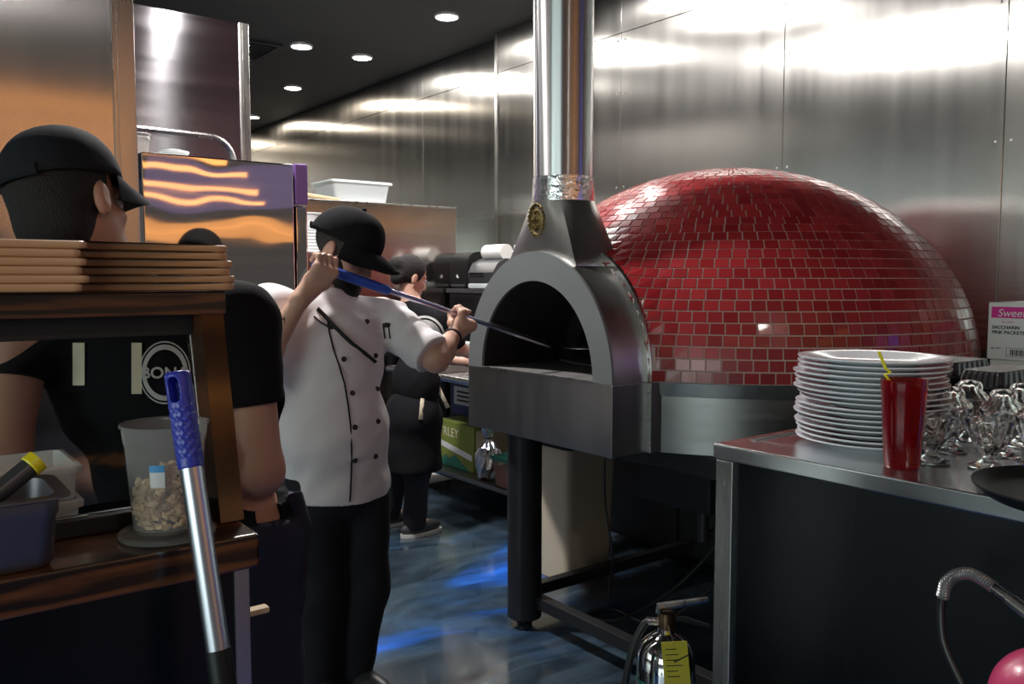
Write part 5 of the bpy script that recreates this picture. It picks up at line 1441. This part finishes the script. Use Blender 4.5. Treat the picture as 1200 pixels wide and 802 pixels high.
b.build('apron_straps', 'cream_cloth', to, angle=180)
def srv_pants(P):
    d = union([ell_(mpv, (.135, .180, .15), mA), cap_(mhR, mkR, .105, .080), cap_(mhL, mkL, .105, .080), cap_(mkR, maR - UPW * .03, .078, .064), cap_(mkL, maL - UPW * .03, .078, .064)], .03)(P) + folds(P, .003, .8)
    return np.maximum(np.maximum(d, .045 - P[:, 2]), P[:, 2] - (mpv.z + .05))
lo, hi = bbox([mpv + UPW * .1, maR, maL, mhR, mhL, Vector((maR.x, maR.y, .03))], .16)
sdf_obj('jeans', srv_pants, lo, hi, .008, 'denim', srv)
for a_ in (maR, maL):
    c_ = Vector((a_.x, a_.y, 0)); sl_ = UPW.cross(mF)
    sf_ = union([ell_(c_ + mF * .05 + UPW * .045, (.135, .048, .045), (mF, sl_, UPW)), ell_(c_ + UPW * .07, (.065, .045, .055), (mF, sl_, UPW))], .02)
    sdf_obj('shoe', lambda P: np.maximum(sf_(P), .002 - P[:, 2]), A(c_) - [.24, .24, .01], A(c_) + [.24, .24, .16], .008, 'black_plastic', srv)
def qm(a, b_, d): return mHc + mf * a + ml * b_ + mu * d
MA = (mf, ml, mu)
def srv_hair(P):
    d = union([ell_(qm(-.018, 0, .022), (.102, .0835, .094), MA), ell_(qm(-.045, 0, -.055), (.06, .068, .06), MA)], .03)(P)
    d = np.maximum(d, (P - A(qm(-.004, 0, .0))) @ A(nv(mf * .97 - mu * .25)) - .016)
    return np.maximum(d, -((P - A(qm(0, 0, -.105))) @ A(mu)))
lo, hi = bbox([mHc], .19); sdf_obj('hair', srv_hair, lo, hi, .0045, 'hair', srv)
cap_mesh(mHc, mf, mu, ml, srv, 'cap_blue', 1.12, .026, bill=.075)
# dark cloth hanging from his back pocket
b = MB(); rows = []
for i in range(15):
    t_ = i / 14; yy = 578 + 140 * t_; xc = 343 - 6 * math.sin(t_ * 3); w_ = (12 + 14 * math.sin(min(1, t_ * 2.4) * PI / 2)) * (1 - .55 * max(0, t_ - .7) / .3)
    row = []
    for j in range(17):
        a = 2 * PI * j / 16
        row.append(pt(xc + w_ * math.cos(a) * (1 + .12 * math.sin(a * 3 + i * .5)), yy + 3 * math.sin(a * 2 + i), 1.86 + .022 * math.sin(a) + .006 * math.sin(a * 4 + i * .7)))
    rows.append(row[:16])
b.loft(rows); o = b.build('side_towel', 'denim', angle=180); tag(o, 'dark indigo cloth hanging at the hip of the person in the black tee', 'cloth')

# ------------------------------------------------------------------ the helper further back, bent over the prep table
wF = nv(rel(.80, .60, 0)); wLx = UPW.cross(wF); WA = (wF, wLx, UPW)
wH = pt(481, 324, 4.80); wf, wu, wl = axes(rel(.80, .55, -.35), rel(.25, .15, .95))
wnb = pt(482, 352, 4.78); wR_, wL_ = pt(519, 377, 4.62), pt(462, 372, 4.95)
wRe_, wLe_ = pt(537, 408, 4.66), pt(486, 420, 5.05); wRw_, wLw_ = pt(561, 420, 4.86), pt(545, 424, 5.02)
wch, wbl, wpv = pt(494, 400, 4.78), pt(488, 450, 4.76), pt(484, 490, 4.76)
whR, whL = wpv - wLx * .08, wpv + wLx * .08
wkR, wkL = pt(492, 560, 4.72), pt(468, 560, 4.86)
waR, waL = Vector((-4.10, 2.44, .085)), Vector((-4.36, 2.42, .085)); wkR, wkL = whR.lerp(waR, .5), whL.lerp(waL, .5)
hlp = thing('person', (wpv.x, wpv.y, 0), 'person in black apron with cream ties, back turned, working at the prep table', 'person')
wh1, wh2 = palm_open(wRw_, rel(.6, .5, -.2), 1), palm_open(wLw_, rel(.7, .3, -.2), -1)
wlimb = union([cap_(wnb, wH - wu * .05, .05, .048), cap_(wnb - UPW * .03, wR_, .05, .052), cap_(wnb - UPW * .03, wL_, .05, .052), cap_(wR_, wRe_, .046, .04), cap_(wL_, wLe_, .046, .04), cap_(wRe_, wRw_, .038, .024), cap_(wLe_, wLw_, .038, .024),
    ell_(wch, (.10, .15, .19), WA), ell_(wbl, (.11, .14, .15), WA), ell_(wpv, (.12, .15, .13), WA), cap_(whR, wkR, .08, .052), cap_(whL, wkL, .08, .052), cap_(wkR, waR, .05, .035), cap_(wkL, waL, .05, .035), cap_(waR, waR + wF * .12 - UPW * .05, .034, .028), cap_(waL, waL + wF * .12 - UPW * .05, .034, .028)], .03)
whead = head_fields(wH, wf, wu, wl, .97)
def hlp_body(P): return sm(sm(sm(wlimb(P), whead(P), .02), wh1(P), .01), wh2(P), .01)
lo, hi = bbox([wH + UPW * .12, waR - UPW * .07, waL - UPW * .07, wRe_, wLe_, wRw_, wLw_, wR_, wL_, wRw_ + rel(.15, .12, -.1), wLw_ + rel(.15, .12, -.1)], .10)
sdf_obj('body', hlp_body, lo, hi, .0075, 'skin_pale', hlp)
eyes(wH, wf, wu, wl, hlp, .97)
wt = union([ell_(wch, (.122, .172, .205), WA), ell_(wbl, (.128, .16, .18), WA), cap_(wnb - UPW * .04, wR_, .058, .066), cap_(wnb - UPW * .04, wL_, .058, .066), cap_(wR_, wR_.lerp(wRe_, .75), .066, .062), cap_(wL_, wL_.lerp(wLe_, .75), .066, .062)], .035)
def hlp_tee(P):
    d = wt(P) + folds(P, .002); d = np.maximum(d, (P - A(wnb + UPW * .02)) @ A((wH - wnb).normalized())); return np.maximum(d, wpv.z + .02 - P[:, 2])
lo, hi = bbox([wR_, wL_, wch, wbl, wnb, wRe_, wLe_], .16); wto = sdf_obj('tee', hlp_tee, lo, hi, .0075, 'tee', hlp)
round_print(497, 397, 25, 27, hlp_tee, wto, None, 4.3, .03, ((1.0, .90), (.82, .10)))
def hlp_apron(P):
    d = union([ell_(wpv + UPW * .02, (.150, .178, .16), WA), cap_(wpv - UPW * .05, wpv - UPW * .26, .155, .160)], .05)(P) + folds(P, .003, .7)
    return np.maximum(np.maximum(d, P[:, 2] - (wpv.z + .17)), wpv.z - .29 - P[:, 2])
lo, hi = bbox([wpv + UPW * .18, wpv - UPW * .32], .22); wap = sdf_obj('apron', hlp_apron, lo, hi, .0075, 'tee', hlp)
def hlp_pants(P):
    d = union([ell_(wpv, (.13, .165, .14), WA), cap_(whR, wkR, .092, .074), cap_(whL, wkL, .092, .074), cap_(wkR, waR - UPW * .03, .072, .064), cap_(wkL, waL - UPW * .03, .072, .064)], .03)(P) + folds(P, .003, .8)
    return np.maximum(d, .04 - P[:, 2])
lo, hi = bbox([wpv, waR, waL, whR, whL, Vector((waR.x, waR.y, .03))], .16); sdf_obj('trousers', hlp_pants, lo, hi, .0085, 'pants', hlp)
for a_ in (waR, waL):
    c_ = Vector((a_.x, a_.y, 0)); sl_ = UPW.cross(wF)
    sf_ = union([ell_(c_ + wF * .04 + UPW * .042, (.13, .045, .042), (wF, sl_, UPW)), ell_(c_ + UPW * .06, (.06, .042, .05), (wF, sl_, UPW))], .02)
    so = sdf_obj('shoe', lambda P: np.maximum(sf_(P), .002 - P[:, 2]), A(c_) - [.22, .22, .01], A(c_) + [.22, .22, .15], .008, 'grey_plastic', hlp)
    MB().loft([[c_ + wF * (.045 + .135 * math.cos(2 * PI * k / 20)) + sl_ * (.049 * math.sin(2 * PI * k / 20)) + UPW * z for k in range(20)] for z in (.0005, .02)]).build('sole', 'white_print', so)
def qw(a, b_, d): return wH + wf * a + wl * b_ + wu * d
WH = (wf, wl, wu)
def hlp_hair(P):
    d = union([ell_(qw(-.016, 0, .030), (.096, .079, .092), WH), ell_(qw(-.105, 0, .035), (.042, .045, .042), WH), ell_(qw(-.075, 0, -.03), (.035, .055, .045), WH)], .02)(P)
    d = np.maximum(d, (P - A(qw(.01, 0, .0))) @ A(nv(wf * .95 - wu * .35)) - .028)
    return d + .0012 * np.sin(P[:, 2] * 330) * np.sin(P[:, 0] * 300)
lo, hi = bbox([wH], .18); sdf_obj('hair', hlp_hair, lo, hi, .005, 'hair', hlp)
for s_ in (1, -1): MB().tube([qw(-.004, s_ * .086, -.055), qw(-.004, s_ * .088, -.066), qw(-.004, s_ * .086, -.072)], .003, 6).build('earring', 'brass', hlp)
ap = lambda x, y, o_=.003: on_tee(x, y, hlp_apron, o_, 4.3)
b = MB()
b.tube([ap(501, 432, .012), ap(497, 448, .008), ap(495, 470, .006), ap(493, 492, .006)], .0085, 8, flat=(.3, 1.4))
b.tube([ap(503, 431, .012), ap(510, 446, .010), ap(517, 462, .008), ap(525, 478, .008)], .0085, 8, flat=(.3, 1.4))
b.tube([ap(502, 431, .012), ap(496, 438, .03), ap(503, 444, .03), ap(505, 433, .014)], .007, 8, flat=(.4, 1.3))
b.tube([ap(503, 431, .012), ap(512, 432, .03), ap(516, 440, .03), ap(506, 434, .014)], .007, 8, flat=(.4, 1.3))
b.build('apron_tie', 'cream_cloth', wap, angle=180)
ribbon([ap(x_, 431 + .02 * (x_ - 500), .003) for x_ in (478, 486, 494, 502, 510, 518)], .008, 'waist_string', 'cream_cloth', wap, (.3, 1.2))
# ================================================================== LIGHT
def area(name, loc, direction, sx, sy, watts, c, shape='RECTANGLE', spread=180):
    l = bpy.data.lights.new(name, 'AREA'); l.shape = shape; l.size = sx; l.size_y = sy; l.energy = watts; l.color = c; l.spread = math.radians(spread)
    o = bpy.data.objects.new(name, l); COL.objects.link(o); o.location = loc
    o.rotation_euler = Vector(direction).to_track_quat('-Z', 'Y').to_euler(); return o
for i, (x, y, l) in enumerate(SPOTS):
    c = (1.0, .95, .88) if x > -8 else (1.0, .86, .68)
    area('downlight_beam', (x, y, ZC - .03), (0, 0, -1), .15, .15, 26, c, 'DISK', 180)
for x, y in ((-5.73, 3.14), (-4.2, 3.14), (-4.2, 3.74)):
    area('downlight_beam', (x, y, ZC - .03), (0, 0, -1), .15, .15, 22, (1.0, .96, .92), 'DISK', 180)
# a cooler lamp over the hood aisle and one over the cooks
# warm strip lamps in the dining room
for x, y1, hh, pw in ((.28, 2.5, .04, 1.5), (1.22, 3.05, .04, 1.5), (2.48, 3.64, .05, 1.9), (3.9, 4.28, .06, 2.2), (9.0, 6.9, .16, 2.4), (12.0, 8.2, .22, 3.2)):
    area('warm_strip_lamp', (x, y1 - 1.8, 2.45), (-1, 0, -.1), 3.6, hh, pw, (1.0, .40, .09))
area('dining_downlight', (1.9, .45, ZC - .03), (0, 0, -1), .16, .16, 12, (1.0, .95, .90), 'DISK', 180)
area('violet_sign', (8.5, 5.6, 3.1), (-1, -.25, 0), 3.0, .8, 1.8, (.50, .36, .92))
area('aisle_lamp', (-4.3, 1.76, ZC - .03), (0, 0, -1), .12, .12, 16, (1.0, .96, .93), 'DISK', 180)
area('aisle_lamp', (-3.5, 1.22, ZC - .03), (0, 0, -1), .2, .2, 105, (1.0, .96, .93), 'DISK', 180)
# distant shop window, coloured signs
area('shop_window', (1.0, -5.8, 1.7), (-.2, 1, -.05), 5.5, 2.2, 190, (.80, .95, .92))
area('blue_sign', (3.0, 5.4, 2.2), (-1, -.5, 0), .4, .9, 4, (.10, .16, 1.0))
area('green_sign', (-1.7, -5.6, 2.2), (-.1, 1, 0), .5, .9, 5, (.45, 1.0, .72))
area('orange_sign', (6.5, 2.4, 2.2), (-1, 0, 0), .8, .6, 4, (1.0, .40, .10))
